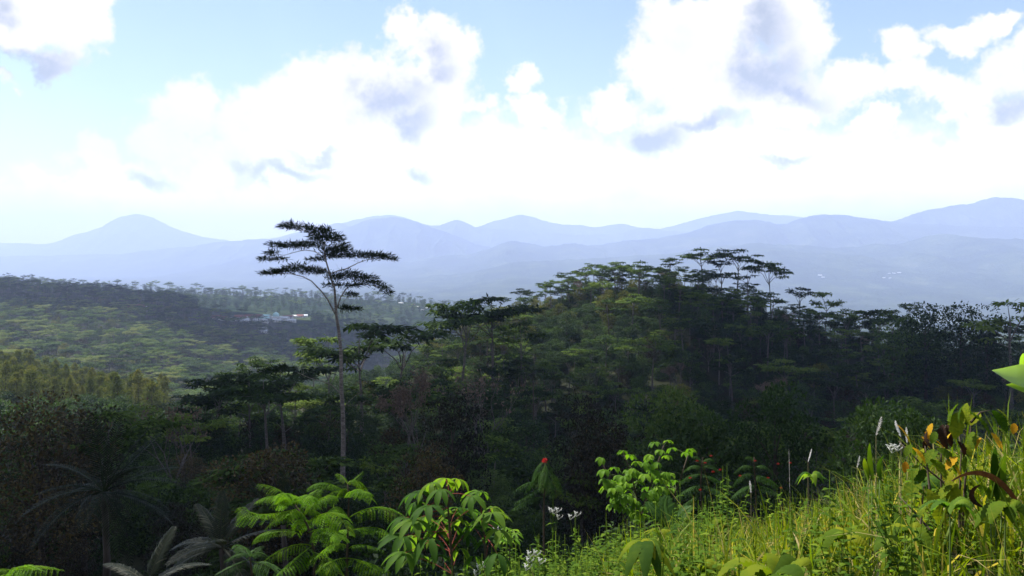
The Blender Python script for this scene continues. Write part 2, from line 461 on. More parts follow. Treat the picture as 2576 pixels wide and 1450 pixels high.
def mountain(profile, d, depth, seed, base=-352.0, rough=1.0, px_pad=160):
    """ridge of hills: profile = (px, py) crest points on the 2576-px sketch, all at depth d"""
    k = 1024 / 2576.0
    P = np.array(profile, float) * k
    xs_c = (P[:, 0] - CX) / FPX * d; zs_c = (HY - P[:, 1]) / FPX * d
    pad = px_pad / FPX * d
    xs = np.linspace(xs_c[0] - pad, xs_c[-1] + pad, 620)
    crest = np.interp(xs, np.concatenate([[xs_c[0] - pad], xs_c, [xs_c[-1] + pad]]),
                      np.concatenate([[base if P[0, 0] > 5 else zs_c[0]], zs_c, [base if P[-1, 0] < 1010 else zs_c[-1]]]))
    crest = np.convolve(np.pad(crest, 4, 'edge'), np.ones(9) / 9, 'valid')
    crest = crest + d * 0.0020 * fbm(xs / (d * 0.028), xs * 0 + seed, 3, seed + 40, 0.6)
    ts = np.linspace(-1, 1, 130)
    X = np.repeat(xs[None, :], len(ts), 0)
    T = np.repeat(ts[:, None], len(xs), 1)
    # spurs: the ridge foot wanders in and out
    wig = fbm(X / (depth * 0.55), T * 0.6 + seed, 4, seed)
    shape = np.clip(1 - np.abs(T) ** 1.15, 0, 1) ** 1.25
    rid = 1 - np.abs(fbm(X / (depth * 0.42), T * 1.6 + seed, 4, seed + 5))
    H = (crest - base)
    Z = base + H[None, :] * (shape * (1 + 0.55 * (rid - 0.8) * np.minimum(1, np.abs(T) * 4) * rough))
    Z = Z + H[None, :] * 0.05 * rough * wig * np.minimum(1, np.abs(T) * 3)
    gul = np.abs(fbm(X / (depth * 0.16) + wig, T * 1.5 + seed * 0.3, 3, seed + 70))
    Z = Z - H[None, :] * 0.30 * gul * shape * np.minimum(1, np.abs(T) * 3.5)
    Z = Z + fbm(X / 38.0, (T * depth) / 38.0, 2, seed + 9) * min(7.0, d * 0.0014) * (shape > 0)
    Z = Z - 6.0 * (shape <= 0.02)
    Y = d + T * depth + wig * depth * 0.10
    V = np.stack([X, Y, Z], -1).reshape(-1, 3)
    n, c = X.shape
    I = np.arange(n * c).reshape(n, c)
    Q = np.stack([I[:-1, :-1], I[:-1, 1:], I[1:, 1:], I[1:, :-1]], -1).reshape(-1, 4)
    me = np_mesh('mountain_ridge', V, Q, M_CANOPY, smooth=True)
    return tag(link('mountain_ridge', me), kind='structure')

mountain([(0, 610), (140, 612), (200, 590), (260, 572), (300, 548), (345, 537), (385, 550), (430, 572), (500, 595), (560, 603), (640, 620)], 15600, 2300, 3)
mountain([(0, 644), (170, 640), (330, 636), (470, 622), (560, 608), (640, 603), (700, 600), (760, 585), (810, 568), (850, 560), (900, 575), (960, 600)], 12500, 1900, 8)
mountain([(780, 575), (860, 560), (920, 545), (975, 540), (1020, 548), (1080, 565), (1200, 570), (1260, 550), (1310, 538), (1360, 552), (1430, 565), (1500, 572), (1560, 560), (1620, 575), (1700, 580)], 14200, 1900, 13)
mountain([(820, 590), (880, 570), (930, 552), (985, 543), (1035, 550), (1075, 565), (1110, 578), (1150, 590), (1190, 610), (1240, 622)], 11000, 1800, 18)
mountain([(1060, 590), (1105, 568), (1150, 552), (1175, 558), (1200, 573), (1290, 577), (1360, 585), (1450, 592), (1540, 590), (1590, 577), (1630, 572), (1670, 582), (1760, 580), (1800, 570), (1860, 560)], 13000, 1800, 23)
mountain([(1050, 655), (1120, 640), (1180, 640), (1230, 622), (1290, 606), (1330, 612), (1365, 622), (1430, 610), (1480, 618), (1560, 606), (1640, 600), (1720, 588), (1780, 568), (1830, 556), (1880, 553), (1960, 562),
          (2010, 552), (2070, 536), (2130, 538), (2200, 550), (2300, 560), (2420, 568), (2576, 570)], 9500, 2400, 28)
mountain([(1700, 565), (1780, 545), (1850, 530), (1930, 540), (2080, 548), (2200, 556)], 14400, 1900, 33)
mountain([(2180, 575), (2260, 553), (2330, 530), (2400, 515), (2450, 508), (2500, 498), (2540, 497), (2576, 505), (2700, 500)], 10600, 1700, 38)
mountain([(1150, 690), (1300, 660), (1500, 650), (1650, 640), (1800, 622), (1900, 612), (2000, 616), (2120, 622), (2200, 615), (2290, 612), (2340, 592), (2380, 590), (2450, 600), (2576, 600), (2750, 590)], 7600, 3300, 43)

# the air between: one closed box of pale haze round camera and land
def build_haze():
    m, N, L = new_mat('haze_air')
    pv = N.new('ShaderNodeVolumePrincipled')
    pv.inputs['Color'].default_value = (0.56, 0.67, 0.98, 1)
    pv.inputs['Density'].default_value = HAZE_DENSITY
    pv.inputs['Anisotropy'].default_value = 0.1
    out = N.new('ShaderNodeOutputMaterial'); L.new(pv.outputs[0], out.inputs['Volume'])
    x0, x1, y0, y1, z0, z1 = -23000, 23000, -60, 18300, -430, 745
    v = [(x, y, z) for z in (z0, z1) for y in (y0, y1) for x in (x0, x1)]
    f = [(0, 2, 3, 1), (4, 5, 7, 6), (0, 1, 5, 4), (2, 6, 7, 3), (0, 4, 6, 2), (1, 3, 7, 5)]
    me = bpy.data.meshes.new('haze'); me.from_pydata(v, [], f); me.materials.append(m)
    tag(link('haze', me), kind='stuff')
build_haze()

# ------------------------------------------------------------------ foliage colours
M_ALB = leaf_mat('albizia_leaf', [(0.0, (0.012, 0.022, 0.007)), (0.4, (0.022, 0.042, 0.010)), (0.75, (0.065, 0.105, 0.020)), (1.0, (0.110, 0.150, 0.030))], 0.30, objvar=1.0)
M_ALB_LIT = leaf_mat('lit_tint_albizia_leaf', [(0.0, (0.022, 0.042, 0.016)), (0.35, (0.050, 0.085, 0.026)), (0.7, (0.095, 0.135, 0.040)), (1.0, (0.150, 0.165, 0.055))], 0.30, objvar=1.0)  # same albizia made paler: sunlight put into the leaf colour
M_BROAD = leaf_mat('broad_leaf', [(0.0, (0.009, 0.020, 0.007)), (0.5, (0.018, 0.038, 0.010)), (1.0, (0.060, 0.100, 0.022))], 0.25, rough=0.6, spec=0.12, objvar=0.8)
M_OLIVE = leaf_mat('olive_leaf', [(0.0, (0.042, 0.050, 0.016)), (0.5, (0.085, 0.090, 0.028)), (1.0, (0.145, 0.130, 0.045))], 0.38, objvar=0.7)
M_BROWN = leaf_mat('brown_leaf', [(0.0, (0.012, 0.010, 0.007)), (0.5, (0.026, 0.021, 0.012)), (0.85, (0.055, 0.040, 0.018)), (1.0, (0.075, 0.060, 0.022))], 0.22, tcol=(1.3, 1.05, 0.5), objvar=0.8)
M_DRY = leaf_mat('dry_leaf', [(0.0, (0.075, 0.055, 0.044)), (0.5, (0.130, 0.098, 0.078)), (1.0, (0.200, 0.155, 0.120))], 0.2, tcol=(1.2, 1.0, 0.8))
M_BROADN = leaf_mat('glossy_broad_leaf', [(0.0, (0.014, 0.030, 0.010)), (0.5, (0.034, 0.066, 0.018)), (1.0, (0.090, 0.130, 0.034))], 0.28, rough=0.55, spec=0.1, objvar=0.6)
M_BROWNN = leaf_mat('yellowing_brown_leaf', [(0.0, (0.008, 0.009, 0.006)), (0.45, (0.018, 0.018, 0.010)), (0.8, (0.055, 0.042, 0.018)), (1.0, (0.110, 0.085, 0.030))], 0.25, rough=0.5, spec=0.15, tcol=(1.3, 1.05, 0.5), objvar=0.7)
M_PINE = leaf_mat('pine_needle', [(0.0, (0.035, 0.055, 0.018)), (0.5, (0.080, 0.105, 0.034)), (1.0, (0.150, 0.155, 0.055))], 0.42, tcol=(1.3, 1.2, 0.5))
M_BARK = rough_mat('pale_bark', [(0.3, (0.07, 0.060, 0.054)), (0.55, (0.15, 0.130, 0.118)), (0.75, (0.25, 0.225, 0.20))], scale=3.0, stretch=(1, 1, 3.0), bump=0.4)
M_BARKG = rough_mat('grey_bark', [(0.3, (0.05, 0.044, 0.040)), (0.7, (0.13, 0.115, 0.105))], scale=3.0, stretch=(1, 1, 2.0), bump=0.4)
M_BARKD = rough_mat('dark_bark', [(0.3, (0.028, 0.022, 0.018)), (0.7, (0.075, 0.060, 0.048))], scale=4.0, stretch=(1, 1, 0.4), bump=0.4)

def kites(c, d, n, ln, wd):
    """leaf-shaped quads: c start points, d directions, n normals (all (k,3)), ln and wd (k,)"""
    d = d / np.maximum(np.linalg.norm(d, axis=1, keepdims=True), 1e-6)
    s = np.cross(d, n); s /= np.maximum(np.linalg.norm(s, axis=1, keepdims=True), 1e-6)
    up = np.cross(s, d)
    L = ln[:, None]; W = wd[:, None]
    a = c; b = c + d * L * 0.45 + s * W * 0.5; t = c + d * L - up * L * 0.12; e = c + d * L * 0.45 - s * W * 0.5
    V = np.stack([a, b, t, e], 1).reshape(-1, 3)
    F = np.arange(len(c) * 4).reshape(-1, 4)
    return V, F

class Leaves:
    def __init__(self, seed): self.rng = np.random.default_rng(seed); self.V = []; self.F = []; self.T = []; self.n = 0
    def put(self, c, d, n, ln, wd, tint):
        V, F = kites(c, d, n, ln, wd)
        self.V.append(V); self.F.append(F + self.n); self.n += len(V); self.T.append(tint)
    def plate(self, c, ax, a, b, count, ln, wd, dome=0.15, thick=0.12, base=0.45):
        """flat spray layer round c; ax = outward direction (2-D)"""
        r = self.rng
        ax = np.array(ax[:2], float); ax /= max(np.linalg.norm(ax), 1e-6); pe = np.array([-ax[1], ax[0]])
        rad = np.sqrt(r.random(count)); an = r.random(count) * 2 * np.pi
        u, v = rad * np.cos(an), rad * np.sin(an)
        # lobed outline
        lob = 0.80 + 0.28 * np.sin(an * 3 + r.random() * 6) * r.random() + 0.16 * np.sin(an * 5 + r.random() * 6)
        u *= lob * a; v *= lob * b
        P = np.zeros((count, 3)); P[:, :2] = np.array(c[:2]) + u[:, None] * ax + v[:, None] * pe
        P[:, 2] = c[2] + dome * (1 - rad ** 2) * min(a, b) + r.normal(0, thick, count)
        D = np.zeros((count, 3)); D[:, :2] = u[:, None] * ax / a + v[:, None] * pe / b
        D[:, :2] += r.normal(0, 0.45, (count, 2)) + ax * 0.3
        D[:, 2] = r.normal(-0.12, 0.22, count)
        N = r.normal(0, 0.28, (count, 3)); N[:, 2] += 1
        self.put(P, D, N, ln * r.uniform(0.7, 1.3, count), wd * r.uniform(0.7, 1.3, count), np.clip(base + r.normal(0, 0.16, count), 0, 1))
    def clump(self, c, rad, count, ln, wd, base=0.45, shell=0.55, up=0.35, droop=-0.1):
        r = self.rng
        U = r.normal(0, 1, (count, 3)); U /= np.linalg.norm(U, axis=1, keepdims=True)
        k = shell + (1 - shell) * r.random(count) ** 0.5
        P = np.array(c) + U * k[:, None] * np.array(rad)
        D = U * 0.7 + r.normal(0, 0.5, (count, 3)); D[:, 2] += droop
        N = U * 0.6 + r.normal(0, 0.45, (count, 3)); N[:, 2] += up
        self.put(P, D, N, ln * r.uniform(0.65, 1.35, count), wd * r.uniform(0.65, 1.35, count), np.clip(base + r.normal(0, 0.17, count), 0, 1))
    def mesh(self, name, mat):
        return np_mesh(name, np.concatenate(self.V), np.concatenate(self.F), mat, tint=np.concatenate(self.T))

def curve_pts(p0, p1, rise, n=6, wob=0.0, rng=None):
    """from p0 to p1, first steep then level when rise > 0"""
    p0, p1 = Vector(p0), Vector(p1); out = []
    for i in range(n):
        t = i / (n - 1)
        p = p0.lerp(p1, t)
        p.z = p0.z + (p1.z - p0.z) * (t + rise * t * (1 - t))
        if rng and 0 < i < n - 1: p += Vector((rng.uniform(-wob, wob), rng.uniform(-wob, wob), rng.uniform(-wob, wob)))
        out.append(p)
    return out

def make_albizia(seed, H, spread, fork=0.55, limbs=4, leaf=0.8, dens=6.5, bark=None, mat=None, low=0, flat=1.0):
    """tall pale trunk, forking, with flat feathery layers of foliage"""
    rng = random.Random(seed)
    tb = MB(); lv = Leaves(seed)
    hf = H * fork
    lean = Vector((rng.uniform(-0.03, 0.03) * H, rng.uniform(-0.03, 0.03) * H, 0))
    r0 = 0.07 + H * 0.0095
    P = [Vector((0, 0, -0.6)), Vector((0, 0, hf * 0.25)) + lean * 0.2, Vector((0, 0, hf * 0.6)) + lean * 0.3, Vector((0, 0, hf)) + lean]
    top = Vector((lean.x * 1.8, lean.y * 1.8, H * 0.93))
    P2 = P + [P[-1].lerp(top, 0.5) + Vector((rng.uniform(-.3, .3), rng.uniform(-.3, .3), 0)), top]
    tb.tube(P2, [r0 * 1.25, r0, r0 * 0.82, r0 * 0.6, r0 * 0.32, r0 * 0.1], 7)
    ends = [(top, Vector((rng.uniform(-1, 1), rng.uniform(-1, 1), 0)), spread * 0.42)]
    a0 = rng.uniform(0, 6.28)
    for k in range(limbs):
        a = a0 + 2 * math.pi * k / limbs + rng.uniform(-0.5, 0.5)
        reach = spread * rng.uniform(0.55, 0.95)
        zt = H * rng.uniform(0.70, 0.97)
        st = hf + (H * 0.82 - hf) * rng.uniform(0.0, 0.6)
        t = (st - hf) / max(top.z - hf, 0.1)
        p0 = P[-1].lerp(top, t)
        if zt < st + 1: zt = st + 1.0
        p1 = Vector((p0.x + math.cos(a) * reach, p0.y + math.sin(a) * reach, zt))
        pts = curve_pts(p0, p1, 0.7, 6, 0.15 * spread / 5, rng)
        tb.tube(pts, [r0 * 0.42 * (1 - 0.8 * i / 5) for i in range(6)], 5)
        od = Vector((math.cos(a), math.sin(a), 0))
        ends.append((pts[-1], od, spread * rng.uniform(0.30, 0.46)))
        ends.append((pts[3] + Vector((0, 0, 0.3)), od, spread * rng.uniform(0.22, 0.34)))
        for q in range(2):
            a2 = a + rng.choice((-1, 1)) * rng.uniform(0.5, 1.1)
            b0 = pts[rng.choice((2, 3, 4))]
            b1 = b0 + Vector((math.cos(a2), math.sin(a2), 0)) * spread * rng.uniform(0.3, 0.5) + Vector((0, 0, H * rng.uniform(0.0, 0.09)))
            bp = curve_pts(b0, b1, 0.5, 4, 0.1, rng)
            tb.tube(bp, [r0 * 0.2, r0 * 0.15, r0 * 0.1, r0 * 0.05], 4)
            ends.append((bp[-1], Vector((math.cos(a2), math.sin(a2), 0)), spread * rng.uniform(0.22, 0.36)))
    for k in range(low):
        a = rng.uniform(0, 6.28); st = hf * rng.uniform(0.55, 1.0)
        p0 = Vector((lean.x * 0.5, lean.y * 0.5, st)); p1 = p0 + Vector((math.cos(a) * spread * 0.6, math.sin(a) * spread * 0.6, H * 0.06))
        tb.tube(curve_pts(p0, p1, 0.5, 4), [r0 * 0.25, r0 * 0.18, r0 * 0.12, r0 * 0.05], 4)
        ends.append((p1, Vector((math.cos(a), math.sin(a), 0)), spread * 0.33))
    for c, od, a in ends:
        b = a * rng.uniform(0.6, 0.9)
        lv.plate(c, od, a, b, int(a * b * 3.14 * dens / leaf) + 12, leaf, leaf * 0.42, dome=0.18 * flat, thick=0.10 * leaf, base=rng.uniform(0.35, 0.6))
    return tb.mesh('trunk', bark or M_BARKG, smooth=True), lv.mesh('crown', mat or M_ALB)

def make_broad(seed, H, wide, clumps=11, leaf=0.5, per=130, mat=None, bark=None, bottom=0.25, top_small=True):
    """bushy tree: dense leaf clumps round a forking trunk"""
    rng = random.Random(seed)
    tb = MB(); lv = Leaves(seed)
    r0 = 0.06 + H * 0.011
    top = Vector((rng.uniform(-.4, .4), rng.uniform(-.4, .4), H * 0.85))
    tr = curve_pts((0, 0, -0.5), top, 0, 5, 0.12, rng)
    tb.tube(tr, [r0 * 1.2, r0, r0 * 0.75, r0 * 0.5, r0 * 0.2], 6)
    for k in range(clumps):
        t = (k + 0.5) / clumps
        z = H * (bottom + (0.93 - bottom) * t)
        env = math.sin(math.pi * min(1, 0.22 + 0.78 * (1 - t))) ** 0.6 if top_small else 1
        rr = wide * 0.5 * env * rng.uniform(0.35, 0.85)
        a = k * 2.4 + rng.uniform(-0.6, 0.6)
        c = (math.cos(a) * rr + top.x * t, math.sin(a) * rr + top.y * t, z)
        s = wide * rng.uniform(0.20, 0.30)
        tb.tube(curve_pts((top.x * t * 0.6, top.y * t * 0.6, z * 0.75), c, 0.3, 4, 0.08, rng), [r0 * 0.35, r0 * 0.25, r0 * 0.15, r0 * 0.06], 4)
        lv.clump(c, (s, s, s * 0.72), per, leaf, leaf * 0.5, base=rng.uniform(0.3, 0.6))
    lv.clump((top.x, top.y, H * 0.92), (wide * 0.18, wide * 0.18, H * 0.08), per, leaf, leaf * 0.5, base=0.55)
    return tb.mesh('trunk', bark or M_BARKD, smooth=True), lv.mesh('crown', mat or M_BROAD)

def make_pine(seed, H, wide, leaf=0.7, count=1500):
    rng = random.Random(seed); tb = MB(); lv = Leaves(seed); r = lv.rng
    r0 = 0.05 + H * 0.009
    tb.tube([(0, 0, -0.5), (0.05, 0, H * 0.5), (0, 0.05, H * 0.97)], [r0, r0 * 0.6, r0 * 0.1], 6)
    n = count
    t = r.random(n) ** 0.8
    z = H * (0.16 + 0.84 * t)
    env = wide * 0.5 * np.power(1 - t, 0.40) * (0.75 + 0.35 * np.sin(t * 26 + rng.random() * 6))
    an = r.random(n) * 2 * np.pi
    rad = env * np.sqrt(r.uniform(0.15, 1, n)) * (0.85 + 0.25 * np.sin(an * 4 + t * 9))
    P = np.stack([rad * np.cos(an), rad * np.sin(an), z - rad * 0.1], 1)
    D = np.stack([np.cos(an) * 0.6, np.sin(an) * 0.6, r.uniform(0.0, 1.0, n)], 1) + r.normal(0, 0.35, (n, 3))
    N = np.stack([np.cos(an), np.sin(an), 0.3 + 0 * an], 1) + r.normal(0, 0.4, (n, 3))
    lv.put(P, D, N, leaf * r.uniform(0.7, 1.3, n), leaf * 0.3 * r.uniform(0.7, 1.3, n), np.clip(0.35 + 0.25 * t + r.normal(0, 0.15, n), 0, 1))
    for k in range(10):
        tt = rng.uniform(0.2, 0.85); a = rng.uniform(0, 6.28); w = wide * 0.42 * (1 - tt) ** 0.6
        tb.tube([(0, 0, H * (0.16 + 0.8 * tt)), (math.cos(a) * w, math.sin(a) * w, H * (0.18 + 0.82 * tt))], [r0 * 0.25, r0 * 0.05], 4)
    return tb.mesh('trunk', M_BARKD, smooth=True), lv.mesh('crown', M_PINE)

def make_dry(seed, H, wide, leaves=500, mat=None, fork=0.35):
    """mostly bare tree: limbs fanning upwards, sparse dry leaves"""
    rng = random.Random(seed); tb = MB(); lv = Leaves(seed)
    r0 = 0.07 + H * 0.009
    tips = []
    def branch(p, d, L, rad, depth):
        n = 4; pts = [p]; dd = d.copy()
        for i in range(n - 1):
            dd = (dd + Vector((rng.uniform(-.16, .16), rng.uniform(-.16, .16), 0.07))).normalized()
            pts.append(pts[-1] + dd * L / (n - 1))
        tb.tube(pts, [rad * (1 - 0.5 * i / (n - 1)) for i in range(n)], 6 if depth > 2 else 4)
        if depth == 0: tips.extend(pts[1:]); return
        if depth == 1: tips.append(pts[-1])
        for k in range(rng.choice((2, 3)) if depth > 1 else 2):
            a = rng.uniform(0, 6.28)
            side = Vector((math.cos(a), math.sin(a), rng.uniform(0.0, 0.5)))
            branch(pts[-1 if k < 2 else 2], (dd * 0.85 + side * 0.6).normalized(), L * rng.uniform(0.55, 0.8), rad * 0.5, depth - 1)
    tb.tube([(0, 0, -0.5), (0.05, 0.02, H * fork * 0.5), (0, 0.08, H * fork)], [r0 * 1.2, r0, r0 * 0.85], 7)
    for k in range(4):
        a = k * 1.57 + rng.uniform(-.4, .4)
        branch(Vector((0, 0.08, H * fork * rng.uniform(0.85, 1.0))), Vector((math.cos(a) * 0.5 * wide / H, math.sin(a) * 0.5 * wide / H, 0.75)).normalized(), H * (1 - fork) * 0.42, r0 * 0.55, 3)
    per = max(1, leaves // max(1, len(tips)))
    for p in tips:
        lv.clump(p, (0.5, 0.5, 0.4), per, 0.30, 0.16, base=rng.uniform(0.2, 0.7), shell=0.1)
    return tb.mesh('trunk', M_BARKG, smooth=True), lv.mesh('crown', mat or M_DRY)

# ------------------------------------------------------------------ kinds of tree (each kind has several growth forms)
PROTO = {
    'albizia': [make_albizia(100 + i, H, s, f, l, low=lo) for i, (H, s, f, l, lo) in enumerate(
        [(17, 5.5, 0.55, 4, 1), (15, 4.6, 0.5, 4, 1), (19, 6.2, 0.6, 5, 0), (13, 4.6, 0.45, 4, 2), (16, 5.0, 0.6, 3, 1), (14, 5.6, 0.5, 5, 1), (18, 5.0, 0.66, 4, 0), (12, 4.2, 0.4, 4, 2)])],
    'broadleaf': [make_broad(200 + i, H, w, c, per=230, leaf=0.36) for i, (H, w, c) in enumerate([(11, 7.5, 12), (13, 7, 14), (9, 7, 11), (12, 9, 14), (8, 5.5, 9)])],
    'lit_tint_albizia': [make_albizia(140 + i, H, s, f, l, low=2, mat=M_ALB_LIT) for i, (H, s, f, l) in enumerate([(15, 6.5, 0.5, 5), (13, 6.0, 0.45, 5), (16, 7, 0.55, 5)])],
    'olive': [make_broad(300 + i, H, w, c, per=130, leaf=0.55, mat=M_OLIVE) for i, (H, w, c) in enumerate([(10, 7, 12), (8, 6.5, 10), (12, 6.5, 13)])],
    'brown': [make_broad(400 + i, H, w, c, per=110, leaf=0.45, mat=M_BROWN) for i, (H, w, c) in enumerate([(11, 6.5, 12), (9, 6.5, 11), (12, 8, 13)])],
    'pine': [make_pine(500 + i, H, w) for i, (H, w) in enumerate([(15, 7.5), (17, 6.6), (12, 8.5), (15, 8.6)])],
    'dry': [make_dry(600 + i, H, w, (1900, 420)[i]) for i, (H, w) in enumerate([(13, 9), (11, 8)])],
    'near_broad': [make_broad(220 + i, H, w, c, per=420, leaf=0.27, mat=M_BROADN) for i, (H, w, c) in enumerate([(11, 6.0, 16), (9, 5.5, 14)])],
    'near_brown': [make_broad(420 + i, H, w, c, per=400, leaf=0.24, mat=M_BROWNN) for i, (H, w, c) in enumerate([(11, 6.0, 16), (9, 6.5, 14), (12, 7.5, 17)])],
    'shrub': [make_broad(700 + i, H, w, c, per=170, leaf=0.28, bottom=0.08) for i, (H, w, c) in enumerate([(3.4, 4.2, 8), (4.4, 4.0, 9), (2.6, 3.8, 7)])],
    'brown_shrub': [make_broad(720 + i, H, w, c, per=170, leaf=0.26, bottom=0.08, mat=M_BROWN) for i, (H, w, c) in enumerate([(3.2, 4.0, 8), (4.2, 4.0, 9)])],
}
NAMES = {'lit_tint_albizia': ('albizia_tree', 'tree'), 'albizia': ('albizia_tree', 'tree'), 'broadleaf': ('broadleaf_tree', 'tree'), 'olive': ('olive_green_tree', 'tree'), 'brown': ('brown_leaved_tree', 'tree'),
         'pine': ('pine_tree', 'tree'), 'dry': ('dry_tree', 'tree'), 'near_broad': ('broadleaf_tree', 'tree'), 'near_brown': ('brown_leaved_tree', 'tree'), 'shrub': ('shrub', 'shrub'), 'brown_shrub': ('brown_shrub', 'shrub')}
SAMPLE = {}                       # (kind, form) -> (trunk object, crown object) of a standing tree

def tree(kind, form, loc, rz, s, label, group=None, sxy=1.0):
    nm, cat = NAMES[kind]
    r = empty(nm, loc, rz); r.scale = (s * sxy, s * sxy, s)
    tag(r, label, cat, group)
    tm, cm = PROTO[kind][form % len(PROTO[kind])]
    t = link('trunk', tm, r); c = link('crown', cm, r)
    SAMPLE.setdefault((kind, form % len(PROTO[kind])), (t, c))
    return r

def forest_stuff(name, label, pts, rots, scales, variants, keys):
    """uncountable trees: one object; every point carries a tree of one of the growth forms"""
    me = bpy.data.meshes.new(name); me.from_pydata([tuple(p) for p in pts], [], [])
    for nm, arr, ty in (('rot', rots, 'FLOAT'), ('size', scales, 'FLOAT'), ('form', variants, 'INT')):
        a = me.attributes.new(nm, ty, 'POINT'); a.data.foreach_set('value', np.asarray(arr, np.float32 if ty == 'FLOAT' else np.int32))
    o = link(name, me); tag(o, label, kind='stuff')
    ng = bpy.data.node_groups.new(name + '_nodes', 'GeometryNodeTree')
    ng.interface.new_socket('Geometry', in_out='INPUT', socket_type='NodeSocketGeometry')
    ng.interface.new_socket('Geometry', in_out='OUTPUT', socket_type='NodeSocketGeometry')
    N, L = ng.nodes, ng.links
    gi = N.new('NodeGroupInput'); go = N.new('NodeGroupOutput')
    m2p = N.new('GeometryNodeMeshToPoints'); L.new(gi.outputs[0], m2p.inputs[0])
    allj = N.new('GeometryNodeJoinGeometry')
    for key in reversed(keys):
        j = N.new('GeometryNodeJoinGeometry')
        for ob in SAMPLE[key]:
            oi = N.new('GeometryNodeObjectInfo'); oi.inputs['Object'].default_value = ob
            L.new(oi.outputs['Geometry'], j.inputs[0])
        g2 = N.new('GeometryNodeGeometryToInstance'); L.new(j.outputs[0], g2.inputs[0])
        L.new(g2.outputs[0], allj.inputs[0])
    def named(nm, ty):
        n = N.new('GeometryNodeInputNamedAttribute'); n.data_type = ty; n.inputs['Name'].default_value = nm
        return n.outputs['Attribute']
    ip = N.new('GeometryNodeInstanceOnPoints')
    L.new(m2p.outputs[0], ip.inputs['Points']); L.new(allj.outputs[0], ip.inputs['Instance'])
    ip.inputs['Pick Instance'].default_value = True
    L.new(named('form', 'INT'), ip.inputs['Instance Index'])
    cx = N.new('ShaderNodeCombineXYZ'); L.new(named('rot', 'FLOAT'), cx.inputs['Z'])
    L.new(cx.outputs[0], ip.inputs['Rotation'])
    sx = N.new('ShaderNodeCombineXYZ'); sz = named('size', 'FLOAT')
    for k in range(3): L.new(sz, sx.inputs[k])
    L.new(sx.outputs[0], ip.inputs['Scale'])
    L.new(ip.outputs[0], go.inputs[0])
    md = o.modifiers.new('forest', 'NODES'); md.node_group = ng
    return o

# ------------------------------------------------------------------ forest layout
RNG = random.Random(42)

def visible(x, y, ztop, canopy=7.0):
    """is a point at (x, y, ztop) seen from the viewpoint over the woods in front of it?"""
    ts = np.linspace(0.12, 0.93, 34)
    g = terrain(x * ts, y * ts, False) + np.where(y * ts > 75, canopy, 0.5)
    return bool(np.all(g <= ztop * ts + 0.2))

# trees that stand out, one by one: kind, form, px of trunk, py of top (1024-px frame), depth, form height, label
def standing(kind, form, px, top_py, d, label, sxy=1.0, rz=None, group=None):
    g = at(px, d)
    Hs = {'lit_tint_albizia': [15, 13, 16], 'albizia': [17, 15, 19, 13, 16, 14, 18, 12], 'broadleaf': [11, 13, 9, 12, 8], 'olive': [10, 8, 12], 'brown': [11, 9, 12], 'near_broad': [11, 9], 'near_brown': [11, 9, 12],
          'pine': [15, 17, 13, 16], 'dry': [13, 11], 'shrub': [3.4, 4.4, 2.6], 'brown_shrub': [3.2, 4.2]}[kind]
    want = (HY - top_py) / FPX * d - g.z
    s = max(0.25, want / Hs[form % len(Hs)])
    return tree(kind, form, g, RNG.uniform(0, 6.28) if rz is None else rz, s, label, group, sxy)

crest = 'albizia trees on the crest of the central hill'
standing('albizia', 2, 703, 246, 372, 'tall flat-topped albizia on the hilltop, leftmost of the dark crest group', 1.15, 0.4, crest)
standing('albizia', 6, 722, 258, 366, 'slender albizia in the hilltop group, just right of its leftmost tree', 1.0, 1.0, crest)
standing('albizia', 0, 737, 246, 370, 'tallest layered albizia in the middle of the dark hilltop group', 1.05, 2.2, crest)
standing('albizia', 4, 748, 266, 360, 'thinner albizia right of the tallest tree of the hilltop group', 1.05, 0.9, crest)
standing('albizia', 5, 771, 260, 366, 'albizia at the right end of the dark hilltop group', 0.8, 2.6, crest)
standing('albizia', 1, 799, 285, 360, 'albizia down the right shoulder of the hill, first below the hilltop group', 0.95, 1.4, crest)
standing('albizia', 3, 825, 290, 350, 'albizia down the right shoulder of the hill, second below the hilltop group', 0.8, 0.2, crest)
standing('albizia', 6, 911, 301, 345, 'thin flat-topped albizia standing alone above the right ridge', 0.62, 0.7, crest)
standing('albizia', 0, 622, 260, 380, 'pale green layered albizia on the crest left of the hilltop group', 0.8, 1.9, crest)
standing('albizia', 7, 663, 262, 375, 'pale round-topped albizia on the crest, nearest left of the dark hilltop group', 0.9, 2.9, crest)
for i, (px, tp) in enumerate([(520, 287), (545, 280), (562, 275), (580, 272), (600, 274), (640, 268), (500, 296)]):
    standing('albizia', i, px, tp, 362 + (i % 3) * 6, 'sunlit pale green albizia along the left shoulder of the central hill', 1.0, None, 'sunlit albizias on the left shoulder')
standing('albizia', 5, 462, 300, 215, 'dark layered albizia, left of the pair standing before the sunlit slope', 1.0, 0.3)
standing('albizia', 2, 493, 291, 222, 'larger dark albizia, right of the pair standing before the sunlit slope', 1.05, 1.7)
standing('albizia', 0, 522, 318, 226, 'smaller dark albizia right beside the pair before the sunlit slope', 0.9, 0.9)
standing('albizia', 3, 362, 318, 150, 'dark umbrella albizia right behind the trunk of the tall lone tree', 1.1, 2.1)
standing('albizia', 7, 330, 332, 165, 'thin tiered albizia just left of the tall lone trunk', 0.8, 1.3)
standing('albizia', 1, 400, 322, 175, 'many-stemmed albizia between the tall lone tree and the sunlit slope', 1.15, 0.1)
standing('albizia', 5, 215, 378, 135, 'broad dark albizia on the valley edge, left of the tall lone tree', 1.2, 0.5)
standing('albizia', 0, 250, 372, 128, 'larger dark albizia nearest left of the tall lone tree', 1.1, 1.5)
standing('albizia', 3, 285, 362, 120, 'dense dark albizia directly left of the tall lone trunk', 1.35, 2.5)
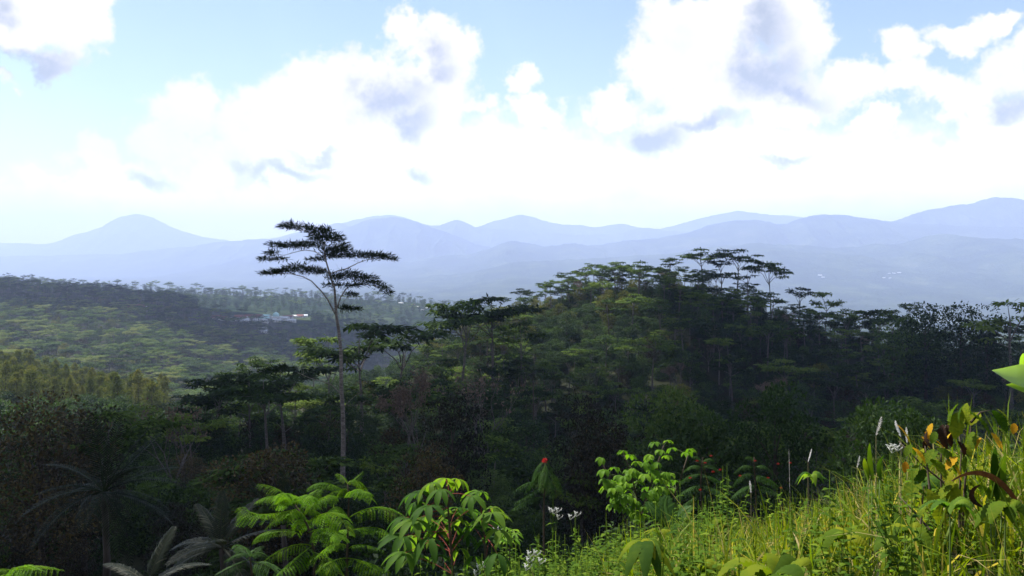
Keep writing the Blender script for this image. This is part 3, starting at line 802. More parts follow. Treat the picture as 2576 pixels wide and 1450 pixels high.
standing('albizia', 1, 135, 402, 118, 'albizia standing before the pine-covered hill', 1.1, 0.2)
standing('albizia', 7, 176, 412, 108, 'low green umbrella albizia above the bare fan-shaped tree', 1.5, 2.8)
standing('broadleaf', 1, 926, 303, 245, 'big dark round-crowned tree on the right ridge, left of a pair', 0.95, 0.6)
standing('broadleaf', 3, 962, 305, 240, 'big dark round-crowned tree on the right ridge, right of a pair', 0.95, 1.6)
standing('broadleaf', 4, 905, 318, 250, 'dark bushy tree left of the pair on the right ridge', 0.9, 2.2)
standing('albizia', 4, 1012, 296, 225, 'dark albizia at the right edge of the frame above the ridge', 1.1, 0.8)
standing('broadleaf', 0, 985, 322, 235, 'dark bushy tree right of the pair on the right ridge', 1.0, 2.9)
for i, px in enumerate((845, 862, 878, 893)):
    standing('albizia', i * 2 + 1, px, 306 + (i * 7) % 5, 300 + i * 5, 'thin albizia in the see-through row along the right ridge', 0.8, None, 'thin albizias on the right ridge')
standing('broadleaf', 2, 704, 273, 350, 'dark round tree under the leftmost tree of the hilltop group', 0.9, 0.4)
standing('broadleaf', 0, 668, 270, 352, 'dark rounded tree on the crest left of the hilltop group', 0.9, 1.9)
standing('near_brown', 0, 455, 396, 60, 'dark brown-leaved tree in the middle of the valley', 0.72, 0.4)
standing('near_brown', 2, 582, 398, 54, 'brown-leaved tree with yellowing leaves behind the bright green bush', 0.75, 1.4)
standing('near_brown', 1, 612, 424, 50, 'smaller brown-leaved tree directly above the bright green bush', 0.7, 2.4)
standing('near_brown', 2, 40, 398, 46, 'dark red-brown tree at the left edge before the pine hill', 0.95, 0.9)
standing('near_brown', 0, 84, 410, 52, 'dark reddish tree between the left edge and the coconut palm', 0.9, 2.0)
standing('near_brown', 1, 262, 452, 46, 'dark brown bushy tree left of the lone trunk near its foot', 0.9, 0.6)
standing('near_brown', 1, 288, 462, 44, 'low dark brown tree nearest to the foot of the lone trunk', 0.9, 1.6)
standing('near_brown', 0, 428, 446, 44, 'low brown tree behind the large cassava plant', 0.8, 2.6)
standing('dry', 0, 418, 370, 95, 'grey-brown dry tree with sparse rustling leaves', 0.8, 0.4)
standing('dry', 1, 174, 404, 76, 'bare fan-shaped tree with pale trunk and reddish twigs', 1.0, 1.4)
standing('dry', 1, 480, 372, 118, 'dead tree with pale bare forked limbs on the lower slope', 0.9, 0.2)
standing('near_broad', 0, 668, 388, 48, 'dark glossy round tree in the valley, left of the two', 0.72, 0.3)
standing('near_broad', 1, 700, 412, 45, 'low dark glossy tree between the two larger dark trees', 0.9, 1.9)
standing('near_broad', 0, 776, 386, 42, 'dark glossy columnar tree in the valley, right of the two', 0.66, 2.3)
standing('near_broad', 1, 868, 404, 24, 'dark bush with light green tips behind the tall grass, left one', 0.6, 0.7)
standing('near_broad', 1, 904, 408, 22, 'dark bush with light green tips behind the tall grass, right one', 0.6, 1.7)

# ---- scattered trees of the hill, the valley and the ridge
ALL = []          # kind, form, x, y, z, rz, scale, size on screen, region
def scatter(n, px_rng, d_rng, mix, region, gap, smin=0.75, smax=1.2, d_bias=1.0, keep=None):
    grid = {}
    tries = 0; k = 0
    while k < n and tries < n * 14:
        tries += 1
        px = RNG.uniform(*px_rng); d = d_rng[0] + (d_rng[1] - d_rng[0]) * RNG.random() ** d_bias
        x = (px - CX) / FPX * d
        if keep and not keep(px, d, x): continue
        c = (int(x // gap), int(d // gap))
        if any((x - q[0]) ** 2 + (d - q[1]) ** 2 < gap * gap for i in (-1, 0, 1) for j in (-1, 0, 1) for q in grid.get((c[0] + i, c[1] + j), ())): continue
        u = RNG.random() * sum(m for _, m in mix)
        for kind, m in mix:
            u -= m
            if u <= 0: break
        form = RNG.randrange(len(PROTO[kind])); s = RNG.uniform(smin, smax)
        z = tz(x, d)
        top = z + s * {'albizia': 15, 'lit_tint_albizia': 14, 'broadleaf': 10, 'olive': 9, 'brown': 10, 'near_broad': 10, 'near_brown': 10, 'pine': 15, 'dry': 11, 'shrub': 3.4, 'brown_shrub': 3.6}[kind]
        if not visible(x, d, top): continue
        grid.setdefault(c, []).append((x, d)); k += 1
        ALL.append((kind, form, x, d, z - 0.15, RNG.uniform(0, 6.28), s, (top - z) / d, region))

def hero_gap(px, d, x): return not (d < 74 and 318 < px < 372)
# central hill face, crest, flanks
scatter(420, (430, 1060), (215, 376), [('albizia', 6.5), ('broadleaf', 2.6), ('olive', 0.3), ('brown', 1.0), ('dry', 0.25)], 'hill', 5.2, 0.5, 1.05,
        keep=lambda px, d, x: not (528 < px < 655 and 262 < d < 325) and not (425 < px < 560 and d > 292))
scatter(70, (425, 640), (285, 378), [('olive', 5), ('albizia', 2), ('broadleaf', 0.8)], 'flank', 5.5, 0.6, 0.95)
scatter(130, (528, 655), (258, 328), [('shrub', 1)], 'patch', 2.9, 0.9, 1.25)
scatter(150, (60, 1060), (98, 225), [('albizia', 5), ('broadleaf', 2), ('brown', 1.3), ('dry', 0.3)], 'valley', 6.5, 0.6, 0.95,
        keep=lambda px, d, x: not (px < 300 and d > 175) and px > 195)
scatter(60, (-20, 1040), (40, 98), [('near_broad', 2), ('albizia', 1.4), ('near_brown', 1.6)], 'near', 5.0, 0.4, 0.62,
        keep=lambda px, d, x: hero_gap(px, d, x))
# pine hill on the left
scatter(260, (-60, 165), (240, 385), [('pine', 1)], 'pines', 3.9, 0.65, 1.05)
# mid-distance wooded hills on the left
scatter(1000, (-40, 345), (425, 950), [('lit_tint_albizia', 4), ('albizia', 1), ('broadleaf', 2.2), ('olive', 0.8), ('brown', 0.5), ('pine', 0.15)], 'wood', 9.0, 0.7, 1.3, d_bias=0.9)
scatter(1300, (-40, 470), (950, 1480), [('albizia', 4), ('broadleaf', 2.5), ('olive', 0.4)], 'wood', 10.0, 0.8, 1.25, keep=lambda px, d, x: not (196 < px < 312 and 1130 < d < 1560))
scatter(950, (-40, 500), (1500, 2250), [('albizia', 3), ('broadleaf', 4)], 'wood', 14.0, 1.0, 1.5)

def where(region, px, d):
    if region == 'hill':
        a = 'left of the top trees' if px < 680 else 'below the top trees' if px < 790 else 'towards the ridge' if px < 900 else 'under the right ridge'
        return a + (', near crest' if d > 325 else ', halfway up' if d > 270 else ', near foot')
    if region == 'valley':
        a = 'left of the lone trunk' if px < 335 else 'right of the lone trunk' if px < 470 else 'below the planted patch' if px < 660 else 'below the hilltop' if px < 830 else 'at the right side'
        return a + (', at the back' if d > 160 else ', in front')
    if region == 'near':
        return 'at the left' if px < 300 else 'behind the saplings' if px < 480 else 'behind the bright bush' if px < 700 else 'behind the meadow'
    if region == 'pines':
        return ('at the left edge' if px < 35 else 'mid hill' if px < 85 else 'at its right end') + (', top row' if d > 335 else ', mid slope' if d > 290 else ', lowest row')
    if region == 'patch':
        return ('left side' if px < 575 else 'middle' if px < 615 else 'right side') + (', top' if d > 300 else ', bottom')
    if region == 'flank':
        return 'low down' if px < 500 else 'halfway' if px < 570 else 'near the top'
    if region == 'wood':
        return 'left part' if px < 90 else 'middle part' if px < 180 else 'right part'
    return ''
SHORT = {('hill', 'albizia'): 'layered albizia on the hill face', ('hill', 'broadleaf'): 'bushy dark tree on the hill face', ('hill', 'olive'): 'yellow-green tree on the hill face',
 ('hill', 'brown'): 'brown-leaved tree on the hill face', ('hill', 'dry'): 'half-bare pale tree on the hill face', ('flank', 'albizia'): 'albizia on the sunlit left flank of the hill', ('flank', 'broadleaf'): 'dark bushy tree on the sunlit left flank of the hill',
 ('flank', 'olive'): 'olive-yellow tree on the sunlit left flank of the hill', ('patch', 'shrub'): 'rounded shrub in the light green planted patch', ('valley', 'albizia'): 'albizia in the shaded valley wood', ('valley', 'broadleaf'): 'bushy green tree in the valley wood',
 ('valley', 'brown'): 'brown-leaved tree in the shaded valley wood', ('valley', 'dry'): 'half-bare pale tree in the valley wood', ('near', 'albizia'): 'young dark albizia just beyond the foreground', ('near', 'near_broad'): 'small dark leafy tree just beyond the foreground',
 ('near', 'near_brown'): 'small brown-leaved tree just beyond the foreground', ('pines', 'pine'): 'feathery olive pine on the steep left hill', ('wood', 'lit_tint_albizia'): 'albizia in the sunlit wood beyond the pines, sunlight tinted into its leaves'}
ALL.sort(key=lambda a: -a[7])
quota = {'albizia': 230, 'lit_tint_albizia': 70, 'broadleaf': 120, 'olive': 60, 'brown': 70, 'pine': 270, 'dry': 20, 'shrub': 130, 'near_broad': 60, 'near_brown': 60}
rest = []
for a in ALL:
    kind, form, x, y, z, rz, s, size, region = a
    key = (region, kind)
    if key in SHORT and quota.get(kind, 0) > 0 and -40 < CX + FPX * x / y < 1064:
        quota[kind] -= 1
        lab = SHORT[key] + ', ' + where(region, CX + FPX * x / y, y)
        tree(kind, form, (x, y, z), rz, s, lab, lab + ' (group)', RNG.uniform(0.85, 1.3)).rotation_euler.x = RNG.uniform(-0.05, 0.05)
    else:
        rest.append(a)
for kind in PROTO:                 # every growth form stands somewhere as a tree of its own
    for f in range(len(PROTO[kind])):
        if (kind, f) not in SAMPLE and kind in ('albizia', 'broadleaf', 'olive', 'pine'):
            print('form without a tree', kind, f)
keys = [k for k in sorted(SAMPLE) if k[0] in ('albizia', 'lit_tint_albizia', 'broadleaf', 'olive', 'pine', 'brown', 'dry')]
idx = {k: i for i, k in enumerate(keys)}
rest = [a for a in rest if (a[0], a[1] % len(PROTO[a[0]])) in idx]
print('trees', len(ALL), 'as woodland', len(rest))
forest_stuff('woodland', 'woods of countless trees covering the hills in the middle distance', [(a[2], a[3], a[4]) for a in rest], [a[5] for a in rest], [a[6] for a in rest],
             [idx[(a[0], a[1] % len(PROTO[a[0]]))] for a in rest], keys)

# undergrowth that hides the forest floor
def undergrowth():
    pts = []; rot = []; sz = []; fm = []
    global ALL
    for f in range(3):
        if ('shrub', f) not in SAMPLE: print('no shrub', f)
    ks = [k for k in sorted(SAMPLE) if k[0] == 'shrub']
    n = 0; tries = 0
    zones = [(900, (-40, 1064), (17, 100), 0.45, 0.95), (2700, (30, 1064), (100, 388), 0.7, 1.45), (500, (-40, 230), (60, 130), 0.7, 1.2), (400, (-90, 130), (120, 262), 1.0, 1.9), (500, (-60, 330), (240, 430), 0.7, 1.2)]
    for cnt, pr, dr, s0, s1 in zones:
        for i in range(cnt):
            px = RNG.uniform(*pr); d = dr[0] + (dr[1] - dr[0]) * RNG.random() ** 0.85
            x = (px - CX) / FPX * d
            z = tz(x, d); s = RNG.uniform(s0, s1) * (1 if d > 35 else 0.75)
            if d > 100 and not visible(x, d, z + 4, 2.0): continue
            pts.append((x, d, z - 0.2)); rot.append(RNG.uniform(0, 6.28)); sz.append(s); fm.append(RNG.randrange(len(ks)))
    forest_stuff('undergrowth', 'dense dark undergrowth covering the forest floor', pts, rot, sz, fm, ks)
undergrowth()

# ------------------------------------------------------------------ clouds overhead, above the frame: their shadows lie on the hill and the far ridge
def cloud_mat():
    m, N, L = new_mat('cloud_vapour')
    df = N.new('ShaderNodeBsdfDiffuse'); df.inputs['Color'].default_value = (0.92, 0.92, 0.93, 1)
    out = N.new('ShaderNodeOutputMaterial'); L.new(df.outputs[0], out.inputs['Surface'])
    return m
M_CLOUD = cloud_mat()
def overhead_cloud(spots, z, label, seed):
    """spots: (x, y, rx, ry) of the shadow on the ground"""
    import bmesh
    rng = random.Random(seed)
    off = SUN_DIR / SUN_DIR.z * z
    bm = bmesh.new()
    for (x, y, rx, ry) in spots:
        for k in range(9):
            a = rng.uniform(0, 6.28); t = 0 if k == 0 else rng.uniform(0.45, 0.75)
            s = 1.0 if k == 0 else rng.uniform(0.3, 0.5)
            m = Matrix.Translation((x + off.x + math.cos(a) * t * rx, y + off.y + math.sin(a) * t * ry, z + rng.uniform(0, 0.3) * min(rx, ry))) @ Matrix.Diagonal((rx * s, ry * s, 0.45 * min(rx, ry) * s, 1))
            bmesh.ops.create_icosphere(bm, subdivisions=3, radius=1.0, matrix=m)
    for v in bm.verts:
        n = math.sin(v.co.x * 0.06 + 1) * math.cos(v.co.y * 0.05) + 0.5 * math.sin(v.co.x * 0.15 + v.co.y * 0.13)
        v.co += v.normal * n * 4.0
    me = bpy.data.meshes.new('cloud'); bm.to_mesh(me); bm.free(); me.materials.append(M_CLOUD)
    me.polygons.foreach_set('use_smooth', np.ones(len(me.polygons), dtype=bool))
    o = link('cloud', me); tag(o, label, 'cloud', 'clouds overhead')
CLOUD_SPOTS = [(-34, 46, 44, 26), (-52, 66, 40, 40), (-30, 70, 70, 45), (70, 102, 80, 62), (110, 200, 100, 110), (48, 175, 48, 70), (150, 310, 110, 90), (125, 290, 48, 60), (-60, 110, 40, 50), (8, 150, 46, 55), (15, 215, 46, 45)]
overhead_cloud(CLOUD_SPOTS, 1200, 'cumulus cloud high overhead whose shadow darkens the central hill', 5)
overhead_cloud([(-600, 1230, 260, 190), (-330, 1280, 240, 200), (-120, 1400, 220, 260), (-330, 1000, 120, 130), (-800, 1150, 200, 160), (-560, 960, 230, 90), (-300, 900, 120, 100)], 1250, 'cumulus cloud overhead whose shadow darkens the wooded ridge at left', 6)

# ------------------------------------------------------------------ the tall lone tree
def build_hero():
    D = 70.0
    g = at(342.6, D)
    rng = random.Random(7)
    def W(x, y, dy=0.0):                       # from the sketch of the tree to metres round its foot
        p = pt(0.2207 * x + 240, 0.2207 * y + 200, D)
        return Vector((p.x, p.y + dy, p.z)) - g
    root = empty('albizia_tree', g)
    tag(root, 'tall lone albizia with slender pale trunk and wind-swept layered crown', 'tree')
    tb = MB()
    tr = [W(465, 1370), W(466, 1240), W(468, 1100), W(466, 950), W(459, 860), W(458, 700), W(450, 610), W(437, 530), W(428, 400), W(405, 330), W(385, 260), W(378, 200)]
    tr.insert(0, Vector((0, 0, -0.6)))
    tb.tube(tr, [0.26, 0.225, 0.205, 0.19, 0.178, 0.165, 0.145, 0.13, 0.118, 0.09, 0.075, 0.058, 0.04], 10)
    limbs = [
        ([(434, 520), (400, 450), (370, 410), (330, 365), (290, 345), (240, 333), (180, 333), (130, 336)], 0.075, -0.2),
        ([(436, 500), (455, 440), (475, 405), (500, 385), (545, 380), (600, 392), (650, 415)], 0.07, 0.3),
        ([(408, 335), (440, 322), (480, 310), (520, 287), (560, 272), (620, 265), (675, 270)], 0.05, 0.5),
        ([(388, 262), (340, 232), (300, 226), (250, 240), (200, 256), (140, 270)], 0.045, -0.4),
        ([(378, 205), (350, 165), (300, 142), (240, 132), (190, 122)], 0.04, 0.2),
        ([(380, 215), (400, 170), (440, 175), (490, 205)], 0.03, -0.6),
        ([(428, 390), (450, 350), (480, 300)], 0.03, 0.8),
        ([(418, 360), (400, 320), (350, 300), (330, 305)], 0.03, -0.8),
        ([(450, 872), (420, 835), (380, 815), (330, 795), (280, 768)], 0.06, -0.5),
        ([(456, 470), (490, 440), (520, 432)], 0.02, 0.4),
        ([(440, 520), (480, 490), (540, 505)], 0.025, 0.9),
        ([(470, 935), (520, 890), (580, 850)], 0.025, 0.5),
    ]
    for pts, r, dep in limbs:
        n = len(pts)
        P = [W(x, y, dep * i * 0.8 + rng.uniform(-.1, .1)) for i, (x, y) in enumerate(pts)]
        tb.tube(P, [r * (1 - 0.75 * i / (n - 1)) for i in range(n)], 6)
        for k in range(2, n):                   # twigs
            for q in range(3):
                a = P[k - 1].lerp(P[k], rng.random())
                b = a + Vector((rng.uniform(-.9, .9), rng.uniform(-1.4, 1.4), rng.uniform(0.1, 0.8)))
                tb.tube([a, a.lerp(b, 0.5) + Vector((0, 0, -0.08)), b], [r * 0.22, r * 0.15, r * 0.06], 4)
    link('trunk', tb.mesh('trunk', M_BARK, smooth=True), root)
    lv = Leaves(70); r = lv.rng
    # foliage layers: centre and half sizes on the sketch, depth spread in metres
    pads = [(150, 332, 45, 10, -1.0), (210, 318, 60, 16, -0.6), (265, 305, 60, 20, -0.3), (320, 318, 55, 22, 0.2), (370, 335, 30, 14, 0.6),
            (400, 385, 38, 10, 0.8), (430, 352, 50, 22, 0.3), (490, 345, 55, 24, 0.6), (545, 362, 60, 22, 1.0), (590, 382, 45, 18, 1.2), (630, 405, 35, 18, 1.4), (660, 420, 20, 12, 1.5), (500, 390, 60, 10, 0.2), (500, 430, 30, 12, 0.6),
            (340, 268, 45, 9, 0.2), (400, 258, 50, 16, 0.3), (460, 256, 55, 16, 0.7), (530, 255, 55, 20, 1.1), (590, 262, 55, 24, 1.5), (640, 262, 40, 18, 1.8), (675, 268, 18, 9, 2.0),
            (135, 270, 28, 9, -1.6), (165, 240, 30, 16, -1.4), (170, 208, 28, 12, -1.2), (220, 212, 55, 20, -1.0), (280, 200, 55, 18, -0.7), (340, 205, 55, 20, 0.0), (400, 222, 55, 22, 0.3), (455, 232, 50, 18, 0.5), (200, 262, 40, 8, -1.2),
            (200, 118, 30, 16, 0.4), (240, 118, 40, 24, 0.5), (290, 132, 40, 24, 0.6), (340, 142, 45, 28, 0.4), (385, 135, 30, 20, 0.1), (400, 165, 50, 28, -0.4), (440, 180, 40, 28, -0.8), (480, 208, 32, 20, -1.2), (355, 175, 45, 20, 0),
            (500, 500, 45, 10, 0.9), (470, 488, 30, 8, 0.5), (150, 765, 40, 10, -1.0), (200, 760, 40, 9, -0.8), (580, 845, 26, 7, 0.8)]
    m_per = 0.2207 / FPX * D                      # metres per sketch unit
    for (cx, cy, rx, ry, dep) in pads:
        c = W(cx + rng.uniform(-6, 6), cy + rng.uniform(-7, 7), dep); a, h = rx * m_per, ry * m_per
        n = int(a * (0.30 + h) * 430)
        U = r.normal(0, 1, (n, 3)); U /= np.linalg.norm(U, axis=1, keepdims=True)
        U *= (r.random(n) ** 0.5)[:, None]
        P = np.array(c) + U * np.array([a * 1.08, max(0.9, a * 0.8), h * 0.9])
        out = np.sign(cx - 400 + 1e-3)
        Dv = np.stack([U[:, 0] * 0.8 + out * 0.35 + r.normal(0, 0.35, n), r.normal(0, 0.6, n), 0.28 + r.normal(0, 0.34, n)], 1)
        N = r.normal(0, 0.45, (n, 3)); N[:, 2] += 1
        lv.put(P, Dv, N, 0.40 * r.uniform(0.6, 1.4, n), 0.075 * r.uniform(0.7, 1.4, n), np.clip(0.3 + r.normal(0, 0.15, n), 0, 1))
    link('crown', lv.mesh('crown', M_ALB), root)
build_hero()

# ------------------------------------------------------------------ coconut palms
M_PALM = leaf_mat('palm_leaf', [(0.0, (0.005, 0.010, 0.004)), (0.6, (0.009, 0.017, 0.006)), (1.0, (0.024, 0.034, 0.012))], 0.12, rough=0.5, spec=0.06)
M_PALM2 = leaf_mat('pale_palm_leaf', [(0.0, (0.012, 0.017, 0.009)), (0.6, (0.022, 0.028, 0.015)), (1.0, (0.09, 0.09, 0.06))], 0.2, rough=0.5, spec=0.12)  # greyer and paler than the coconut leaf, most at the top tints
def frond_mesh(seed, L, bend, mat, n=34, ll=0.75, hang=0.6):
    """palm frond along +Y, arching down by bend; leaflets hang from the rib"""
    rng = random.Random(seed); b = MB()
    P = []
    for i in range(n + 1):
        t = i / n; a = bend * t * t
        P.append(Vector((0, L * t * (1 - 0.18 * bend * t), -L * 0.5 * a)) + Vector((0.06 * math.sin(t * 3 + seed), 0, 0)))
    b.tube(P[::4], [0.035 * (1 - 0.9 * i / (len(P[::4]) - 1)) + 0.004 for i in range(len(P[::4]))], 5, 0.8)
    for i in range(5, n):
        t = i / n
        T = (P[i + 1] - P[i]).normalized(); up = Vector((0, -T.z, T.y))
        l = ll * (math.sin(math.pi * min(1, 0.18 + 0.8 * t)) ** 0.6) * rng.uniform(0.85, 1.1)
        for s in (-1, 1):
            d0 = (Vector((s, 0, 0)) * 0.85 + T * 0.55 + up * 0.15).normalized()
            d1 = (d0 + Vector((0, 0, -hang * rng.uniform(0.7, 1.5)))).normalized()
            q0 = P[i]; q1 = q0 + d0 * l * 0.5; q2 = q1 + d1 * l * 0.5
            w = 0.022 if L > 1 else 0.008
            b.strip([q0, q1, q2], [w * 0.6, w, 0.003], T, fold=0.0, tint=min(1, max(0, rng.gauss(0.45, 0.2))))
    return b.mesh('frond', mat)
FR = [frond_mesh(i, 3.6, bd, M_PALM) for i, bd in enumerate((0.25, 0.7, 1.1))]
FR2 = [frond_mesh(i + 5, 2.0, bd, M_PALM2, n=34, ll=0.42) for i, bd in enumerate((0.5, 1.0))]
def palm(px, py, d, fronds, meshes, label, scale=1.0, trunk_r=0.13):
    """crown centre at pixel; fronds: (azimuth deg, pitch deg, form)"""
    c = pt(px, py, d); g = Vector((c.x, c.y, tz(c.x, c.y)))
    root = empty('palm_tree', g); tag(root, label, 'palm')
    h = c - g
    tb = MB(); tb.tube([(0, 0, -0.4), h * 0.35 + Vector((0.15, 0, 0)), h * 0.7 + Vector((0.1, 0, 0)), h], [trunk_r * 1.3, trunk_r, trunk_r * 0.9, trunk_r * 0.8], 8)
    link('trunk', tb.mesh('trunk', M_BARKD, smooth=True), root)
    for (az, pi, f) in fronds:
        o = link('frond', meshes[f % len(meshes)], root, loc=h, scale=scale)
        o.rotation_euler = (R(pi), R(random.Random(int(az * 7 + pi)).uniform(-12, 12)), R(-az))
palm(104, 492, 30, [(95, 30, 1), (60, 55, 0), (20, 78, 0), (-30, 72, 0), (-80, 40, 1), (100, 5, 1), (70, -10, 1), (130, 15, 1), (150, -5, 2), (110, -25, 2), (170, 10, 1), (-110, 20, 2), (-140, 5, 2), (200, 35, 1), (85, 62, 0), (120, 48, 1), (-60, 15, 2), (45, 30, 1)], FR,
     'dark coconut palm with glossy drooping fronds at the lower left', 0.82)
palm(222, 548, 19, [(-60, 55, 0), (-80, 25, 1), (80, 30, 0), (40, 60, 0), (-110, 5, 1), (100, 0, 1), (170, 40, 0), (-20, 75, 0), (130, -10, 1), (-140, 30, 1)], FR2,
     'small palm with pale grey-green fronds between the coconut palm and the fern-leaved saplings', 0.7, 0.09)
palm(283, 525, 26, [(-60, 50, 0), (80, 55, 0), (0, 80, 0), (120, 25, 1), (-110, 25, 1), (170, 45, 0), (-30, 65, 0)], FR, 'dark spiky palm behind the fern-leaved saplings', 0.5, 0.09)
palm(533, 372, 150, [(a * 36, 35 - (a % 3) * 25, a) for a in range(10)], FR, 'distant palm with pale glinting fronds on the lower hill slope', 0.8)
palm(150, 585, 14.5, [(-75, 30, 0), (60, 40, 1), (100, 10, 1), (20, 70, 0), (-120, 15, 1), (160, 30, 0)], FR2, 'small pale palm at the bottom edge below the coconut palm', 0.55, 0.06)

# ------------------------------------------------------------------ foreground plants
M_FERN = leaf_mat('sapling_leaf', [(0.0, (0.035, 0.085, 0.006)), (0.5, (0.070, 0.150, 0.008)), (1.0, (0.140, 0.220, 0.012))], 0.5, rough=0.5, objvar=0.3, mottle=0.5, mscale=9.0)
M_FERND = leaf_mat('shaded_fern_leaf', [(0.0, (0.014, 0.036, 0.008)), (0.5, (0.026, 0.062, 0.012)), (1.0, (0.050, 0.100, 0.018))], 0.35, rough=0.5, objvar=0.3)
M_CASS = leaf_mat('cassava_leaf', [(0.0, (0.030, 0.075, 0.012)), (0.5, (0.058, 0.122, 0.016)), (1.0, (0.135, 0.205, 0.020))], 0.55, rough=0.6, spec=0.06, objvar=0.9, mottle=0.5, mscale=28.0)
M_BUSH = leaf_mat('bright_bush_leaf', [(0.0, (0.060, 0.130, 0.012)), (0.5, (0.100, 0.195, 0.015)), (1.0, (0.170, 0.270, 0.022))], 0.45, rough=0.5, objvar=0.7, mottle=0.4, mscale=25.0)
M_YEL = leaf_mat('yellow_leaf', [(0.0, (0.30, 0.14, 0.010)), (0.5, (0.45, 0.26, 0.016)), (1.0, (0.50, 0.34, 0.03))], 0.5, tcol=(1.3, 1.2, 0.5), objvar=0.7, mottle=0.9, mscale=6.0)
M_GRNL = leaf_mat('shrub_leaf', [(0.0, (0.024, 0.055, 0.006)), (0.5, (0.070, 0.115, 0.008)), (1.0, (0.190, 0.205, 0.012))], 0.42, objvar=0.8, mottle=0.7, mscale=14.0)
M_DEAD = leaf_mat('dead_leaf', [(0.0, (0.016, 0.010, 0.008)), (0.6, (0.040, 0.022, 0.014)), (1.0, (0.090, 0.050, 0.025))], 0.15, tcol=(1.3, 1, .6), mottle=0.9, mscale=25.0)
M_BAN = leaf_mat('banana_leaf', [(0.0, (0.15, 0.26, 0.035)), (0.5, (0.22, 0.34, 0.05)), (1.0, (0.28, 0.40, 0.07))], 0.45, rough=0.35, spec=0.4)
M_GRASS = leaf_mat('grass_blade', [(0.0, (0.045, 0.080, 0.005)), (0.35, (0.095, 0.150, 0.006)), (0.7, (0.190, 0.235, 0.010)), (0.88, (0.26, 0.25, 0.03)), (1.0, (0.36, 0.29, 0.12))], 0.5, tcol=(1.3, 1.3, 0.35), rough=0.5, spec=0.12)
M_WEED = leaf_mat('weed_leaf', [(0.0, (0.030, 0.070, 0.008)), (0.5, (0.075, 0.135, 0.012)), (1.0, (0.160, 0.220, 0.020))], 0.48, objvar=0.3)
M_STEM = rough_mat('dark_stem', [(0.3, (0.030, 0.022, 0.014)), (0.7, (0.075, 0.055, 0.035))], scale=20, bump=0)
M_GSTEM = rough_mat('green_stem', [(0.3, (0.05, 0.085, 0.02)), (0.7, (0.10, 0.14, 0.035))], scale=20, bump=0)
M_RSTEM = rough_mat('red_petiole', [(0.3, (0.10, 0.016, 0.012)), (0.7, (0.18, 0.035, 0.02))], scale=20, bump=0)
M_STRAW = rough_mat('straw_stalk', [(0.3, (0.22, 0.18, 0.09)), (0.7, (0.36, 0.30, 0.17))], scale=20, bump=0)
M_WHITE = leaf_mat('white_petal', [(0.0, (0.60, 0.60, 0.55)), (1.0, (0.85, 0.85, 0.82))], 0.35, tcol=(1, 1, 1))
M_PLUME = leaf_mat('plume_fluff', [(0.0, (0.55, 0.52, 0.48)), (1.0, (0.85, 0.83, 0.80))], 0.45, tcol=(1, 1, 1))
M_RED_SHADE = leaf_mat('shade_toned_red_blossom', [(0.0, (0.16, 0.010, 0.010)), (1.0, (0.30, 0.03, 0.02))], 0.3, tcol=(1.2, .8, .8))  # blossom red darkened: shade put into the petal colour
M_RED = leaf_mat('red_blossom', [(0.0, (0.28, 0.010, 0.014)), (1.0, (0.50, 0.035, 0.03))], 0.35, tcol=(1.2, .8, .8))

def bez(p, q, r, n):
    return [p * (1 - t) ** 2 + q * (2 * t * (1 - t)) + r * (t * t) for t in [i / (n - 1) for i in range(n)]]

def fern_frond(p0, p1, p2, rng, pairs=14, pin=0.105, mat=None, leaflets=9, wid=0.25):
    """feathery twice-divided leaf; p0 base, p1 arch point, p2 tip (metres, local)"""
    ctrl = p1 * 2 - (p0 + p2) * 0.5
    P = bez(p0, ctrl, p2, 25)
    L = sum((P[i + 1] - P[i]).length for i in range(24))
    pin = pin * L / 0.42
    b = MB(); b.tube(P[::3], [0.0045 * (1 - 0.8 * i / 8) for i in range(9)], 4, 0.85)
    ax = (p2 - p0); side0 = Vector((-ax.y, ax.x, 0))
    if side0.length < 1e-3: side0 = Vector((1, 0, 0))
    side0.normalize()
    tilt = rng.uniform(-0.5, 0.5)
    kc, kd, kn, kl, kw, kt = [], [], [], [], [], []
    for i in range(pairs):
        t = 0.14 + 0.84 * i / (pairs - 1)
        j = min(23, int(t * 24)); o = P[j].lerp(P[j + 1], t * 24 - j)
        T = (P[min(24, j + 2)] - P[j]).normalized()
        s0 = (side0 - T * side0.dot(T)).normalized(); up = s0.cross(T)
        if up.z < 0: up = -up
        s0 = (s0 + up * tilt).normalized()
        ln = pin * (math.sin(math.pi * (0.16 + 0.74 * t)) ** 0.7) * rng.uniform(0.75, 1.15)
        for sg in (-1, 1):
            if rng.random() < 0.07: continue
            d = (s0 * sg * 0.9 + T * 0.42).normalized()
            d = (d + Vector((0, 0, -0.42))).normalized()
            e = (d + Vector((0, 0, -0.75))).normalized()
            q = [o, o + d * ln * 0.5, o + d * ln * 0.5 + e * ln * 0.5]
            base = rng.gauss(0.5, 0.13)
            for k in range(leaflets):
                u = (k + 0.5) / leaflets
                c = q[0].lerp(q[1], u * 2) if u < 0.5 else q[1].lerp(q[2], u * 2 - 1)
                dd = d if u < 0.5 else e
                for s2 in (-1, 1):
                    kc.append(c); kd.append(T * s2 * 0.9 + dd * 0.55); kn.append(up + Vector((rng.gauss(0, .15),) * 3))
                    w = ln * wid * (0.6 + 0.4 * math.sin(math.pi * u))
                    kl.append(w); kw.append(w * 0.42); kt.append(min(1, max(0, base + rng.gauss(0, 0.08))))
    V, F = kites(np.array([c[:] for c in kc]), np.array([c[:] for c in kd]), np.array([c[:] for c in kn]), np.array(kl), np.array(kw))
    n0 = b.n; b.v.extend([tuple(v) for v in V]); b.f.extend([[int(i) + n0 for i in f] for f in F]); b.t.extend(kt); b.m.extend([0] * len(kt)); b.n += len(V)
    return b.mesh('frond', mat or M_FERN)

